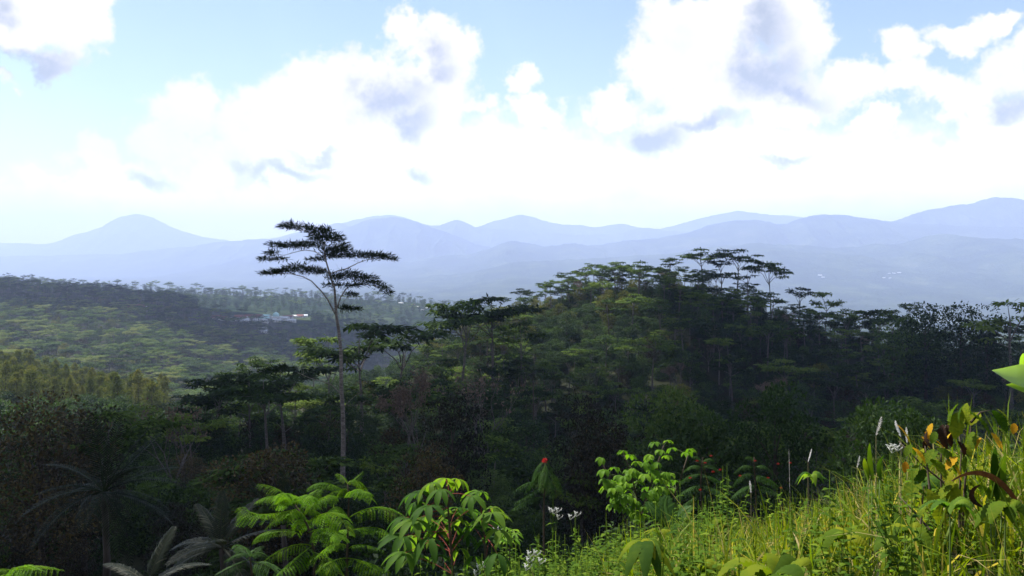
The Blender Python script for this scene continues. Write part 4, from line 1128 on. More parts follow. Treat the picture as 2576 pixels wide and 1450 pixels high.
def C3(x, y, d, dy=0.0):                       # sketch of the sapling corner -> world
    return pt(0.12155 * x + 240, 0.12155 * y + 400, d + dy)

def sapling(label, stem, fronds, d, mat=None, r=0.014, pole=None, **kw):
    rng = random.Random(label)
    base = C3(*stem[0], d); g = Vector((base.x, base.y, tz(base.x, base.y)))
    root = empty('albizia_sapling', g); tag(root, label, 'sapling')
    P = [Vector((0, 0, -0.1))] + [C3(x, y, d) - g for x, y in stem]
    b = MB(); b.tube(P, [r * (1 - 0.6 * i / (len(P) - 1)) for i in range(len(P))], 6)
    link('stem', b.mesh('stem', M_STEM, smooth=True), root)
    extra = []
    if len(fronds) > 8 and mat is None:        # younger leaves between the large ones
        for k in range(9):
            a = stem[rng.randrange(1, len(stem))]; sg = rng.choice((-1, 1)); r1 = rng.uniform(90, 170)
            m = (a[0] + sg * r1 * 0.55, a[1] - rng.uniform(20, 110)); t = (a[0] + sg * r1 * 1.2, m[1] + rng.uniform(0, 150))
            extra.append((a, m, t, rng.uniform(-0.4, 0.4)))
    for (a, m, t, dy) in list(fronds) + extra:
        me = fern_frond(C3(*a, d) - g, C3(*m, d, dy * 0.5) - g, C3(*t, d, dy) - g, rng, mat=mat, **kw)
        link('frond', me, root)
    return root

sapling('bright fern-leaved sapling, left of the two below the lone tree', [(610, 1250), (575, 1080), (520, 960), (450, 860)],
        [((430, 850), (310, 735), (150, 690), 0.1), ((430, 870), (290, 790), (135, 835), -0.25), ((500, 950), (400, 910), (210, 1060), -0.3), ((520, 960), (690, 800), (800, 830), 0.0),
         ((530, 940), (590, 790), (660, 730), 0.3), ((560, 1010), (760, 930), (890, 1090), -0.3), ((565, 1090), (720, 1060), (840, 1150), -0.4), ((540, 1080), (260, 1075), (110, 1160), -0.1),
         ((590, 1200), (420, 1200), (200, 1325), -0.2), ((600, 1250), (690, 1300), (810, 1430), -0.45), ((470, 880), (470, 800), (440, 790), 0.1), ((460, 900), (160, 940), (20, 880), 0.25),
         ((560, 1050), (620, 960), (780, 1010), 0.2), ((590, 1200), (480, 1290), (330, 1420), -0.5)], 6.5)
sapling('bright fern-leaved sapling whose tip crosses the foot of the lone trunk', [(880, 1330), (885, 1150), (890, 980), (895, 790), (885, 690)],
        [((885, 690), (840, 630), (795, 605), 0.1), ((890, 690), (950, 650), (1015, 588), 0.1), ((890, 780), (990, 735), (1105, 835), -0.3), ((885, 770), (700, 680), (548, 735), -0.1), ((885, 800), (690, 800), (560, 860), 0.1),
         ((895, 970), (1110, 885), (1330, 950), -0.1), ((890, 1080), (1120, 1050), (1255, 1135), -0.2), ((885, 1230), (1000, 1190), (1180, 1240), 0.1), ((880, 1300), (1030, 1330), (1210, 1410), -0.3), ((880, 1300), (760, 1330), (640, 1430), -0.4),
         ((885, 1200), (760, 1190), (640, 1290), 0.2)], 7.0)
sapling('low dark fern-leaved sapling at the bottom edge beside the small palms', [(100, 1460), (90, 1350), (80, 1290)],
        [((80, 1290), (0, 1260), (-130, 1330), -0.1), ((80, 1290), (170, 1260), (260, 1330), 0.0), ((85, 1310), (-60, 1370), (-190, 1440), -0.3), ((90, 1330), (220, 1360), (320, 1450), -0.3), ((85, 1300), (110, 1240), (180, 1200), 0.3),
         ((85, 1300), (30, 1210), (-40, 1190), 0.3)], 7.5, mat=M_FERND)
sapling('bright fern-leaved sapling cut off by the bottom left corner', [(-1900, 1560), (-1890, 1480), (-1880, 1430)],
        [((-1880, 1430), (-1780, 1370), (-1480, 1400), -0.1), ((-1880, 1440), (-1860, 1380), (-1700, 1400), -0.3), ((-1880, 1430), (-1950, 1390), (-2100, 1440), 0.0), ((-1880, 1440), (-1960, 1450), (-2050, 1540), -0.2)], 4.5)
sapling('red-blossomed calliandra shrub with drooping feathery leaves behind the white flowers', [(2500, 830), (2510, 650), (2512, 520), (2515, 470)],
        [((2512, 500), (2440, 560), (2400, 690), -0.1), ((2512, 500), (2560, 560), (2590, 680), 0.0), ((2510, 560), (2420, 640), (2350, 760), 0.1), ((2512, 560), (2600, 640), (2640, 770), 0.1), ((2512, 520), (2500, 600), (2480, 740), -0.3),
         ((2508, 680), (2380, 680), (2250, 760), 0), ((2508, 700), (2400, 760), (2260, 850), 0), ((2512, 620), (2540, 680), (2570, 800), -.3), ((2500, 800), (2380, 820), (2240, 900), 0)], 10.5, mat=M_FERND)
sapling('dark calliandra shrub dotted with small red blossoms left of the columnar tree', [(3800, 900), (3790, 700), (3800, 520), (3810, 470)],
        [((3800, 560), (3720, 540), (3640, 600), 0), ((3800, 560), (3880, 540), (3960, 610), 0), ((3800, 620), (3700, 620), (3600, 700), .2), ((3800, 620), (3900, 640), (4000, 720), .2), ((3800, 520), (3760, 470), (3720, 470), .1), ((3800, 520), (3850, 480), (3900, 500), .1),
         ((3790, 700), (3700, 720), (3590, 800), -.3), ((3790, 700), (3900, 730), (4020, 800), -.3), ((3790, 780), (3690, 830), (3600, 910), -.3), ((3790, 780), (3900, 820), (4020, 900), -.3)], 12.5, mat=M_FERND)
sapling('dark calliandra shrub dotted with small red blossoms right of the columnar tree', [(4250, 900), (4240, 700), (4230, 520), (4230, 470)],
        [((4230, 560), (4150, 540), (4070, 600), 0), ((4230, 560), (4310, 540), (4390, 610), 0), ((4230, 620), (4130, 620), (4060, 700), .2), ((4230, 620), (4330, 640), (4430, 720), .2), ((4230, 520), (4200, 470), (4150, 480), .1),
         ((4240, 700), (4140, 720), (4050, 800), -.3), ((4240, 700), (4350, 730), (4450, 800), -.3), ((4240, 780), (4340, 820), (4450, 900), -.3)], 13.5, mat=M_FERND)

def blossom_mesh(seed, R_=0.05, mat=None):
    rng = random.Random(seed); b = MB()
    for k in range(70):
        u = rng.uniform(-0.2, 1); a = rng.uniform(0, 6.28); s = math.sqrt(1 - u * u)
        d = Vector((s * math.cos(a), s * math.sin(a), u)); l = R_ * rng.uniform(0.7, 1.1)
        b.strip([d * 0.004, d * l * 0.6, d * l + Vector((0, 0, -0.006))], [0.0012, 0.002, 0.003], Vector((rng.random(), rng.random(), rng.random())), tint=rng.random())
    return b.mesh('blossom', mat or M_RED)
BLOS = blossom_mesh(3); BLOS_SHADE = blossom_mesh(4, mat=M_RED_SHADE)
def blossoms(match, spots, d, scale):
    root = next(o for o in COL.objects if o.get('label', '') == match)
    for (px, py) in spots:
        link('blossom', BLOS if d < 11 else BLOS_SHADE, root, loc=pt(px, py, d) - root.location, scale=scale)
blossoms('red-blossomed calliandra shrub with drooping feathery leaves behind the white flowers', [(545, 460), (544.2, 462)], 10.4, 0.7)
blossoms('dark calliandra shrub dotted with small red blossoms left of the columnar tree', [(711, 456), (697, 461), (705, 463), (713, 472), (720, 470), (690, 478), (700, 490)], 12.3, 0.5)
blossoms('dark calliandra shrub dotted with small red blossoms right of the columnar tree', [(755, 461), (778, 464), (790, 463), (740, 476), (768, 478), (800, 476), (781, 488)], 13.2, 0.5)

# ---- broad leaves
def blade_mesh(name, L, W, mat, arch=0.3, fold=0.25, n=21, shape=0.9, wave=0.0, seed=0, tint=0.5):
    """one leaf along +Y from the origin, drooping by arch"""
    rng = random.Random(seed); b = MB(); P = []; Wd = []
    for i in range(n):
        t = i / (n - 1)
        P.append(Vector((wave * math.sin(t * 5 + seed), L * t * (1 - 0.25 * arch * t), -L * arch * t * t)))
        Wd.append(max(0.002, W * 0.5 * (math.sin(math.pi * min(0.999, max(0.0, t)) ** shape)) ** 0.75))
    Wd = [w * (1 + 0.10 * (i % 2) + 0.12 * math.sin(i * 1.3 + seed)) for i, w in enumerate(Wd)]
    b.strip(P, Wd, Vector((1, 0, 0)), fold=fold, tint=tint, rib=0.07)
    b.t = [min(1, max(0, tint + rng.gauss(0, 0.06))) for _ in b.t]
    return b.mesh(name, mat, smooth=True)

def palmate_mesh(seed, L, mat, lobes=6, spread=120, droop=0.9, W=0.27):
    """cassava-like leaf: lobes hang from a hub at the origin; the leaf faces +Y"""
    rng = random.Random(seed); b = MB()
    for k in range(lobes):
        a = R(-spread + 2 * spread * k / (lobes - 1) + rng.uniform(-8, 8))
        l = L * (1.0 - 0.35 * abs(k - (lobes - 1) / 2) / ((lobes - 1) / 2)) * rng.uniform(0.9, 1.1)
        d = Vector((math.sin(a), math.cos(a), 0.22)); P = [Vector()]; Wd = [0.002]
        n = 8
        for i in range(1, n + 1):
            t = i / n
            dd = (d + Vector((0, 0, -droop * 1.9 * t * rng.uniform(0.9, 1.1)))).normalized()
            P.append(P[-1] + dd * l / n)
            Wd.append(max(0.001, l * W * 0.5 * math.sin(math.pi * (0.06 + 0.94 * t) ** 1.15) ** 0.85))
        b.strip(P, Wd, Vector((math.cos(a), -math.sin(a), 0)), fold=0.3, tint=rng.uniform(0.35, 0.65))
    return b.mesh('leaf', mat, smooth=True)
CASS = [palmate_mesh(i, 0.205, M_CASS, lobes=6 + i % 2, droop=0.75 + 0.3 * (i % 3), W=0.275) for i in range(5)]
BUSHL = [palmate_mesh(10 + i, 0.15, M_BUSH, lobes=5, droop=1.0, W=0.5, spread=100) for i in range(3)]
YOUNG = [palmate_mesh(20 + i, 0.10, M_BUSH, lobes=5, droop=0.8, W=0.26) for i in range(2)]

def petiole(parent, a, b, mat, r=0.0026):
    m = MB(); c = a.lerp(b, 0.5) + Vector((0, 0, 0.02)); m.tube([a, c, b], [r * 1.3, r, r * 0.8], 4)
    return link('petiole', m.mesh('petiole', mat), parent)

def cassava(label, d, hubs, stems, meshes, name='cassava_plant', cat='plant', conv=None, pet=M_RSTEM, scale=1.0, seed=1, stem_r=0.012, stem_m=None, group=None):
    """hubs: pixel spots of the leaf hubs (+ depth offset); stems: lists of pixel spots from the ground up"""
    rng = random.Random(seed)
    conv = conv or (lambda x, y: (x, y))
    b0 = pt(*conv(*stems[0][0]), d); g = Vector((b0.x, b0.y, tz(b0.x, b0.y)))
    root = empty(name, g); tag(root, label, cat, group)
    S = []
    for st in stems:
        P = [pt(*conv(x, y), d) - g for x, y in st]
        P.insert(0, Vector((P[0].x, P[0].y, tz(P[0].x + g.x, d) - g.z - 0.05)))
        m = MB(); m.tube(P, [stem_r * (1 - 0.5 * i / (len(P) - 1)) for i in range(len(P))], 6)
        link('stem', m.mesh('stem', stem_m or M_STEM, smooth=True), root); S.append(P)
    for (x, y, *dy) in hubs:
        dy = dy[0] if dy else rng.uniform(-0.25, 0.25)
        h = pt(*conv(x, y), d + dy) - g
        best = None
        for P in S:
            for i in range(1, len(P) - 1):
                for q in range(5):
                    c = P[i].lerp(P[i + 1], q / 4)
                    e = (c - h).length + max(0, c.z - h.z + 0.02) * 2
                    if best is None or e < best[0]: best = (e, c)
        c = best[1]
        out = Vector((h.x - c.x, h.y - c.y, 0))
        az = math.atan2(out.x, out.y) if out.length > 0.02 else rng.uniform(-3, 3)
        lf = link('leaf', meshes[rng.randrange(len(meshes))], root, loc=h, scale=scale * rng.uniform(0.85, 1.15))
        lf.rotation_euler = (R(rng.uniform(-14, 10)), R(rng.uniform(-10, 10)), -az + rng.uniform(-0.3, 0.3))
        pp = petiole(lf, Vector(), Vector((0, 0.001, 0)), pet)       # shaped below in the leaf's own frame
        bpy.data.meshes.remove(pp.data)
        M_ = Matrix.LocRotScale(lf.location, lf.rotation_euler, lf.scale).inverted()
        a_ = M_ @ c
        m = MB(); m.tube([a_, a_.lerp(Vector(), 0.5) + Vector((0, 0, 0.012)), Vector()], [0.0026, 0.0021, 0.0016], 4)
        link('petiole', m.mesh('petiole', pet), lf)
    return root

C8 = lambda x, y: (0.07376 * x + 394.7, 0.07376 * y + 469.3)
cassava('large cassava plant with drooping hand-shaped leaves and red stalks at the bottom centre', 6.0,
        [(690, 125, .1), (860, 135, .2), (630, 275, -.2), (340, 305, .0), (510, 185, -.05), (1040, 365, -.25), (1150, 312, .05), (470, 495, -.3), (300, 450, .1), (270, 695, -.35), (130, 655, -.1), (1320, 590, -.2), (475, 930, -.45), (140, 1135, -.45),
         (110, 905, -.2), (1190, 695, .1), (1400, 825, -.3), (1390, 1145, -.45), (850, 525, .3), (620, 700, .35), (1330, 525, .2), (1000, 560, .3), (800, 600, .3), (560, 860, .3), (960, 880, .3), (760, 760, .35), (420, 640, .3), (1090, 800, .3), (700, 1000, .3), (250, 900, .25), (1280, 960, .3), (880, 1080, .35), (330, 1200, .2), (600, 1180, .3), (1080, 1180, .3), (900, 700, .4)],
        [[(790, 1500), (775, 1200), (750, 900), (735, 650), (720, 480), (740, 330)], [(1260, 1500), (1230, 1150), (1215, 900), (1180, 720)]], CASS, 'cassava_plant', 'cassava', C8, M_RSTEM, 1.0, 3)
cassava('small light green cassava seedling right behind the large cassava', 6.6, [(1530, 800), (1600, 830), (1640, 870), (1570, 880), (1500, 870), (1620, 950), (1550, 960), (1480, 950)],
        [[(1560, 1300), (1560, 1000), (1560, 850)]], YOUNG, 'cassava_plant', 'cassava', C8, M_GSTEM, 1.0, 4, 0.006)
rb = random.Random(12)
hubs = []
for k in range(95):
    t = rb.random(); a = rb.uniform(0, 6.28)
    x = 640 + math.cos(a) * 36 * math.sqrt(rb.random()); y = 486 + math.sin(a) * 30 * math.sqrt(rb.random())
    if y < 452 + abs(x - 652) * 0.55: continue
    hubs.append((x, y, rb.uniform(-0.45, 0.45)))
hubs += [(655, 442), (668, 441), (660, 450), (666, 456), (623, 451), (601, 458), (687, 452), (690, 449), (604, 470), (610, 480), (614, 468), (630, 455), (672, 448), (650, 455)]
cassava('bright light green broad-leaved bush at the edge of the dark valley', 11.0, hubs,
        [[(642, 560), (640, 520), (652, 480), (664, 445)], [(638, 560), (625, 520), (610, 480), (602, 462)], [(645, 560), (665, 520), (680, 480), (688, 455)], [(640, 560), (640, 510), (630, 470), (624, 455)]], BUSHL, 'leafy_bush', 'bush', None, M_GSTEM, 1.0, 5, 0.014, M_STEM)

def orient(o, pos, direction, roll=0.0):
    """turn a leaf whose blade runs along +Y so that it points along direction, face upwards"""
    d = Vector(direction).normalized()
    x = d.cross(Vector((0, 0, 1)))
    if x.length < 1e-3: x = Vector((1, 0, 0))
    x.normalize(); z = x.cross(d)
    m = Matrix((x, d, z)).transposed().to_4x4()
    o.matrix_local = Matrix.Translation(pos) @ m @ Matrix.Rotation(roll, 4, 'Y') @ Matrix.Diagonal(o.scale.to_4d())

# ---- shrub with yellowing leaves at the right
C7 = lambda x, y: (0.1195 * x + 853.3, 0.1195 * y + 360)
def yellow_shrub():
    d = 4.6; rng = random.Random(31)
    b0 = pt(*C7(880, 1500), d); g = Vector((b0.x, b0.y, tz(b0.x, b0.y)))
    root = empty('yellowing_shrub', g); tag(root, 'shrub with dark bare stems and yellow and green leaves in the grass at right', 'shrub')
    W = lambda x, y, dy=0: pt(*C7(x, y), d + dy) - g
    for st in ([(740, 1400), (738, 1100), (732, 850), (755, 640), (775, 545)], [(915, 1400), (930, 1100), (950, 850), (980, 620), (985, 480), (920, 380)], [(890, 1400), (895, 1000), (905, 750), (880, 600)],
               [(640, 1420), (560, 1330), (470, 1230), (380, 1140)], [(880, 1150), (740, 1010), (590, 890), (470, 770), (380, 680)], [(640, 1080), (620, 900), (600, 720)], [(985, 520), (1060, 440), (1140, 420)],
               [(880, 1130), (830, 1020), (790, 880), (770, 740)], [(560, 1450), (575, 1250), (590, 1050)]):
        P = [W(x, y, 0.05 * i) for i, (x, y) in enumerate(st)]
        b = MB(); b.tube(P, [0.0075 * (1 - 0.65 * i / (len(P) - 1)) for i in range(len(P))], 5); link('stem', b.mesh('stem', M_STEM, smooth=True), root)
    yl = [blade_mesh('leaf', 1, 0.52, M_YEL, 0.25, 0.2, seed=i, tint=0.35 + 0.15 * i) for i in range(3)]
    gl = [blade_mesh('leaf', 1, 0.50, M_GRNL, 0.35, 0.2, seed=i, tint=0.3 + 0.25 * i) for i in range(3)]
    dl = [blade_mesh('leaf', 1, 0.34, M_DEAD, 0.7, 0.8, seed=i, tint=0.3) for i in range(2)]
    Y = [(360, 540, 120), (490, 730, 110), (570, 640, 80), (665, 660, 100), (820, 610, 70), (1070, 650, 80), (1150, 610, 100), (1180, 650, 90), (440, 850, 70), (710, 930, 80), (870, 810, 100), (1350, 530, 70), (660, 530, 80), (600, 600, 70), (840, 880, 90)]
    G = [(880, 370, 150), (950, 360, 130), (1060, 440, 100), (1160, 420, 150), (1200, 410, 90), (960, 430, 190), (1000, 600, 110), (640, 830, 130), (700, 740, 150), (540, 880, 100), (560, 1000, 160), (620, 1080, 190), (790, 1000, 170), (1190, 560, 110), (690, 600, 80),
         (930, 370, 110), (880, 440, 160), (760, 780, 130), (1130, 440, 120), (590, 740, 90), (830, 1050, 150), (520, 1060, 140), (700, 1090, 140)]
    K = [(625, 600, 90), (750, 540, 130), (790, 540, 120), (870, 680, 100), (620, 640, 80)]
    for q in range(34):
        G.append((rng.uniform(480, 1120), rng.uniform(640, 1250), rng.uniform(60, 120)))
    for lst, ms in ((Y, yl), (G, gl), (K, dl)):
        for (x, y, s) in lst:
            o = link('leaf', ms[rng.randrange(len(ms))], root); o.scale = (s * 0.1195 / FPX * d * 1.5,) * 3
            a = rng.uniform(-2.8, 2.8)
            orient(o, W(x, y, rng.uniform(-0.15, 0.2)), (math.sin(a), -abs(math.cos(a)) * 0.8, rng.uniform(-1.2, -0.5)), rng.uniform(-0.7, 0.7))
yellow_shrub()

# ---- banana: leaf tips reaching in from the right, upright shoots, one dry leaf
def banana():
    d = 3.9
    b0 = pt(1075, 560, d); g = Vector((b0.x, b0.y, tz(b0.x, b0.y)))
    root = empty('banana_plant', g); tag(root, 'banana plant whose pale green leaf tip reaches in from the right edge', 'banana plant')
    W = lambda px, py, dy=0: pt(px, py, d + dy) - g
    b = MB(); b.tube([(0, 0, -0.1), W(1078, 480), W(1082, 420)], [0.05, 0.045, 0.03], 10); link('stem', b.mesh('stem', M_GSTEM, smooth=True), root)
    for pts, wd in (([(1082, 420), (1072, 392), (1050, 381), (1020, 379), (1005, 376), (992, 370.5)], [0.012, 0.05, 0.075, 0.062, 0.036, 0.002]),
                    ([(1082, 420), (1068, 402), (1045, 391), (1022, 388), (1006, 385)], [0.01, 0.04, 0.05, 0.032, 0.002])):
        m = MB()
        P = [W(px, py, -0.06 * i) for i, (px, py) in enumerate(pts)]
        Q = []; Wq = []
        for i in range(len(P) - 1):
            for k in range(4):
                t = k / 4; Q.append(P[i].lerp(P[i + 1], t)); Wq.append(wd[i] * (1 - t) + wd[i + 1] * t)
        Q.append(P[-1]); Wq.append(wd[-1])
        m.strip(Q, Wq, Vector((0.0, 0.55, 0.83)), fold=0.35, tint=0.6)
        link('leaf', m.mesh('leaf', M_BAN, smooth=True), root)
    top = W(1082, 420)
    for (dx, dy, dz, L, w) in ((0.5, 0.25, 0.35, 0.75, 0.085), (0.45, -0.1, 0.2, 0.6, 0.07), (0.15, 0.6, 0.45, 0.8, 0.085), (0.25, 0.1, 0.7, 0.8, 0.06), (0.3, 0.55, -0.05, 0.6, 0.07)):
        m = MB(); e = Vector((dx, dy, 0)).normalized() * L
        P = bez(top, top + e * 0.5 + Vector((0, 0, dz * L + 0.1)), top + e + Vector((0, 0, dz * L * 0.3)), 16)
        m.strip(P, [0.008 + w * math.sin(math.pi * (i / 15) ** 0.8) ** 0.8 for i in range(16)], Vector((-dy, dx, 0.15)), fold=0.3, tint=0.4, rib=0.03)
        link('leaf', m.mesh('leaf', M_BAN, smooth=True), root)
    # dry hanging leaf
    W7 = lambda x, y, dy=0: pt(*C7(x, y), 4.2 + dy) - g
    m = MB(); P = bez(W7(1440, 1330), W7(1150, 820, -.1), W7(830, 1015, -0.2), 12)
    m.strip(P, [0.008 + 0.018 * math.sin(math.pi * (i / 11)) for i in range(12)], Vector((0.1, 0.9, -0.5)), fold=0.7, tint=0.55)
    link('dry_leaf', m.mesh('dry_leaf', M_DEAD, smooth=True), root)
    m = MB(); P = bez(W7(1060, 1050), W7(950, 1130), W7(1085, 1225), 10)
    m.strip(P, [0.006 + 0.018 * math.sin(math.pi * (i / 9)) for i in range(10)], Vector((0.6, 0.8, 0)), fold=0.9, tint=0.1)
    link('dry_leaf', m.mesh('dry_leaf', M_DEAD, smooth=True), root)
banana()
def shoot(px_py_list, d, w, label, tint=0.3):
    """young broad-bladed shoot: upright leaves given as (bottom, top) pixel pairs"""
    b0 = pt(*px_py_list[0][0], d); g = Vector((b0.x, b0.y, tz(b0.x, b0.y)))
    root = empty('broad_leaved_shoot', g); tag(root, label, 'plant')
    st = MB()
    for (a, t) in px_py_list:
        A = pt(*a, d) - g; T = pt(*t, d) - g; m = MB()
        st.tube([(A.x * 0.3, 0, -0.03), (A.x * 0.7, 0, A.z * 0.5), A], [0.005, 0.004, 0.003], 5)
        P = bez(A, A.lerp(T, 0.5) + Vector(((A.x - T.x) * 0.6 - 0.02, 0.05, 0.02)), T, 12)
        m.strip(P, [0.003 + w * math.sin(math.pi * min(1, 0.04 + 0.96 * i / 11) ** 0.8) ** 0.8 for i in range(12)], Vector((0.85, 0.4, 0)), fold=0.55, tint=tint)
        link('leaf', m.mesh('leaf', M_GRNL, smooth=True), root)
    link('stem', st.mesh('stem', M_GSTEM, smooth=True), root)
shoot([((872, 480), (869.5, 443)), ((868, 480), (864, 458)), ((880, 480), (884, 455))], 5.2, 0.02, 'rolled upright green shoot left of the yellowing shrub')
shoot([((996, 500), (995, 446)), ((1002, 500), (1006, 452)), ((990, 500), (1012, 478))], 4.4, 0.036, 'broad upright green shoot right of the yellowing shrub')

# ---- broad arching leaves close to the camera
def rosette(label, d, center, leaves, mat, name='broad_leaved_weed', w=0.45):
    c = pt(*center, d); g = Vector((c.x, c.y, tz(c.x, c.y)))
    root = empty(name, g); tag(root, label, 'plant')
    b = MB(); b.tube([(0, 0, -0.05), (c - g) * 0.5, c - g], [0.006, 0.005, 0.003], 5); link('stem', b.mesh('stem', M_GSTEM), root)
    for i, (mx, my, ex, ey, dy, tint) in enumerate(leaves):
        A = c - g; M_ = pt(mx, my, d + dy * 0.5) - g; E = pt(ex, ey, d + dy) - g
        P = bez(A, M_ * 2 - (A + E) * 0.5, E, 25); L = sum((P[k + 1] - P[k]).length for k in range(24))
        m = MB(); ax = E - A; sd = Vector((-ax.y, ax.x, 0)); sd = sd.normalized() if sd.length > 1e-3 else Vector((0, 1, 0))
        sd = (sd + Vector((0, 0, 0.35))).normalized()
        m.strip(P, [max(0.001, L * w * 0.5 * math.sin(math.pi * (k / 24) ** 0.9) ** 0.7 * (1 + 0.05 * (k % 2))) for k in range(25)], sd, fold=0.3, tint=tint, rib=0.10)
        link('leaf', m.mesh('leaf', mat, smooth=True), root)
rosette('plant with arching oval light green leaves at the bottom edge in the grass', 3.2, (768, 585),
        [(742, 558, 716, 580, -.15, .6), (755, 565, 738, 588, -.25, .3), (775, 556, 762, 562, .2, .5), (790, 556, 776, 566, .1, .5), (800, 560, 812, 578, -.1, .7), (788, 566, 806, 590, -.2, .4), (770, 575, 750, 596, -.3, .3)], M_GRNL, w=0.23)
rosette('plant with drooping yellow-green pointed leaves at the bottom edge', 4.2, (643, 548),
        [(632, 541, 617, 562, -.1, .7), (636, 545, 625, 580, -.25, .15), (645, 545, 645, 583, -.3, .1), (652, 546, 660, 582, -.25, .2), (655, 541, 672, 560, -.05, .8), (650, 540, 668, 548, .15, .9), (638, 540, 622, 548, .2, .9), (657, 548, 676, 578, -.1, .8), (648, 542, 655, 560, -.2, .8), (640, 543, 634, 566, -.15, .9)], M_GRNL, w=0.21)  # front leaves tinted dark for shade, the rest yellow for light shining through
rosette('clump of glossy green leaves near the bottom right in the grass', 4.6, (905, 532), [(895, 524, 878, 540, -.1, .5), (902, 522, 896, 512, .2, .4), (915, 524, 930, 538, -.1, .6), (890, 528, 874, 552, -.2, .6), (918, 530, 934, 552, -.2, .4)], M_GRNL, w=0.35)

rr = random.Random(90)
for k, (px, d, lab) in enumerate([(585, 5.4, 'low broad-leaved weed left of the meadow, near the white flowers'), (700, 4.4, 'broad-leaved weed between the drooping and the arching leaved plants'), (842, 4.2, 'broad-leaved weed in the lower middle of the meadow'),
                                  (950, 3.7, 'broad-leaved weed below the yellowing shrub'), (1005, 4.0, 'broad-leaved weed at the lower right edge'), (720, 6.6, 'broad-leaved weed at the upper left edge of the meadow'), (812, 6.4, 'broad-leaved weed at the upper middle edge of the meadow'),
                                  (560, 4.6, 'broad-leaved weed at the bottom edge right of the white flowers'), (660, 6.2, 'broad-leaved weed right beside the palm seedling'), (930, 5.6, 'broad-leaved weed behind the yellowing shrub')]):
    g0 = at(px, d); cy = HY - FPX * (g0.z + rr.uniform(0.45, 0.7)) / d; u = FPX / d * rr.uniform(0.12, 0.17); lf = []
    for q in range(9):
        a = q * 0.7 + rr.uniform(-.25, .25); c_, s_ = math.cos(a), math.sin(a)
        lf.append((px + c_ * u * 0.55, cy - u * rr.uniform(0.1, 0.4), px + c_ * u * 1.1, cy + u * rr.uniform(-0.1, 0.6), s_ * u * d / FPX * 0.9, rr.uniform(0.2, 0.95)))
    rosette(lab, d, (px, cy), lf, M_GRNL if k % 3 else M_CASS, w=rr.uniform(0.24, 0.4))

# small feather palm seedling
fr = frond_mesh(40, 0.34, 0.3, M_FERND, n=24, ll=0.10, hang=0.2)
g = at(670, 7.5); rt = empty('palm_seedling', g); tag(rt, 'feather-leaved palm seedling with silvery fronds at the edge of the grass', 'palm seedling')
for az, pi in ((20, 68), (-40, 55), (70, 45)):
    o = link('frond', fr, rt, loc=(0, 0, 0.6)); o.rotation_euler = (R(pi), 0, R(-az))
b = MB(); b.tube([(0, 0, -0.05), (0, 0, 0.62)], [0.012, 0.008], 5); link('stem', b.mesh('stem', M_GSTEM), rt)

# ---- weeds with white flower heads
def weed_parts(seed, H, nleaf=16, leaf=0.06):
    rng = random.Random(seed); b = MB()
    tops = []
    for s in range(3):
        a = rng.uniform(0, 6.28); lean = Vector((math.cos(a), math.sin(a), 0)) * H * 0.22 * (s > 0)
        P = [Vector((0, 0, 0)), Vector((0, 0, H * 0.4)) + lean * 0.3, Vector((0, 0, H * (1 - 0.15 * s))) + lean]
        b.tube(P, [0.004, 0.003, 0.0018], 4, 0.7); tops.append(P[-1])
        for k in range(nleaf):
            t = 0.15 + 0.8 * k / nleaf; p = P[0].lerp(P[1], t * 2) if t < 0.5 else P[1].lerp(P[2], t * 2 - 1)
            for q in (0, math.pi):
                an = k * 1.57 + q + rng.uniform(-.3, .3)
                d = Vector((math.cos(an), math.sin(an), rng.uniform(-0.1, 0.5))).normalized(); l = leaf * rng.uniform(0.6, 1.2) * (1.2 - 0.6 * t)
                b.strip([p, p + d * l * 0.5, p + d * l + Vector((0, 0, -l * 0.35))], [0.002, l * 0.26, 0.001], Vector((-math.sin(an), math.cos(an), 0)), fold=0.2, tint=min(1, max(0, rng.gauss(0.45, 0.2))))
    return b.mesh('leafy_stem', M_WEED), tops
WEEDS = [weed_parts(i, H, leaf=l) for i, (H, l) in enumerate([(0.8, 0.075), (1.0, 0.09), (0.65, 0.06), (0.9, 0.11)])]
def flower_mesh(seed):
    rng = random.Random(seed); b = MB()
    for h in range(11):
        c = Vector((rng.gauss(0, .014), rng.gauss(0, .014), rng.uniform(-0.006, .010)))
        b.tube([c, (0, 0, -0.03)], [0.0009, 0.0009], 3, 0.0)
        for k in range(16):
            a = rng.uniform(0, 6.28); d = Vector((math.cos(a), math.sin(a), rng.uniform(0.1, 1.3))).normalized()
            b.strip([c, c + d * 0.003, c + d * rng.uniform(0.004, 0.0075)], [0.0006, 0.0012, 0.0004], d.orthogonal(), tint=rng.random())
    return b.mesh('flower_head', M_WHITE)
FLOW = flower_mesh(2)
def flower_weed(px, top_py, d, label, form, spots):
    me, tops = WEEDS[form]
    H = [0.8, 1.0, 0.65, 0.9][form]
    g = at(px, d); top = (HY - top_py) / FPX * d
    s = max(0.5, (top - g.z) / H)
    root = empty('flowering_weed', g, 0.0); tag(root, label, 'flowering plant')
    link('leafy_stem', me, root, scale=(1, 1, s))
    for (x, y) in spots:
        p = pt(x, y, d) - g
        link('flower_head', FLOW, root, loc=p, scale=0.95)
        b = MB(); b.tube([(p.x * 0.5, p.y * 0.5, p.z - 0.16), (p.x, p.y, p.z)], [0.002, 0.0014], 4); link('flower_stalk', b.mesh('flower_stalk', M_GSTEM), root)
flower_weed(553, 496, 6.2, 'weed with two white flower heads left of the tall grass', 1, [(550, 509), (557, 509), (558, 516), (553, 511)])
flower_weed(533, 548, 5.0, 'weed with white flower heads at the bottom edge right of the cassava', 3, [(529, 553), (528, 559), (540, 560), (526, 566), (535, 552)])
flower_weed(496, 530, 6.4, 'weed with white flower head under the right leaves of the cassava', 0, [(494, 527), (497, 530)])
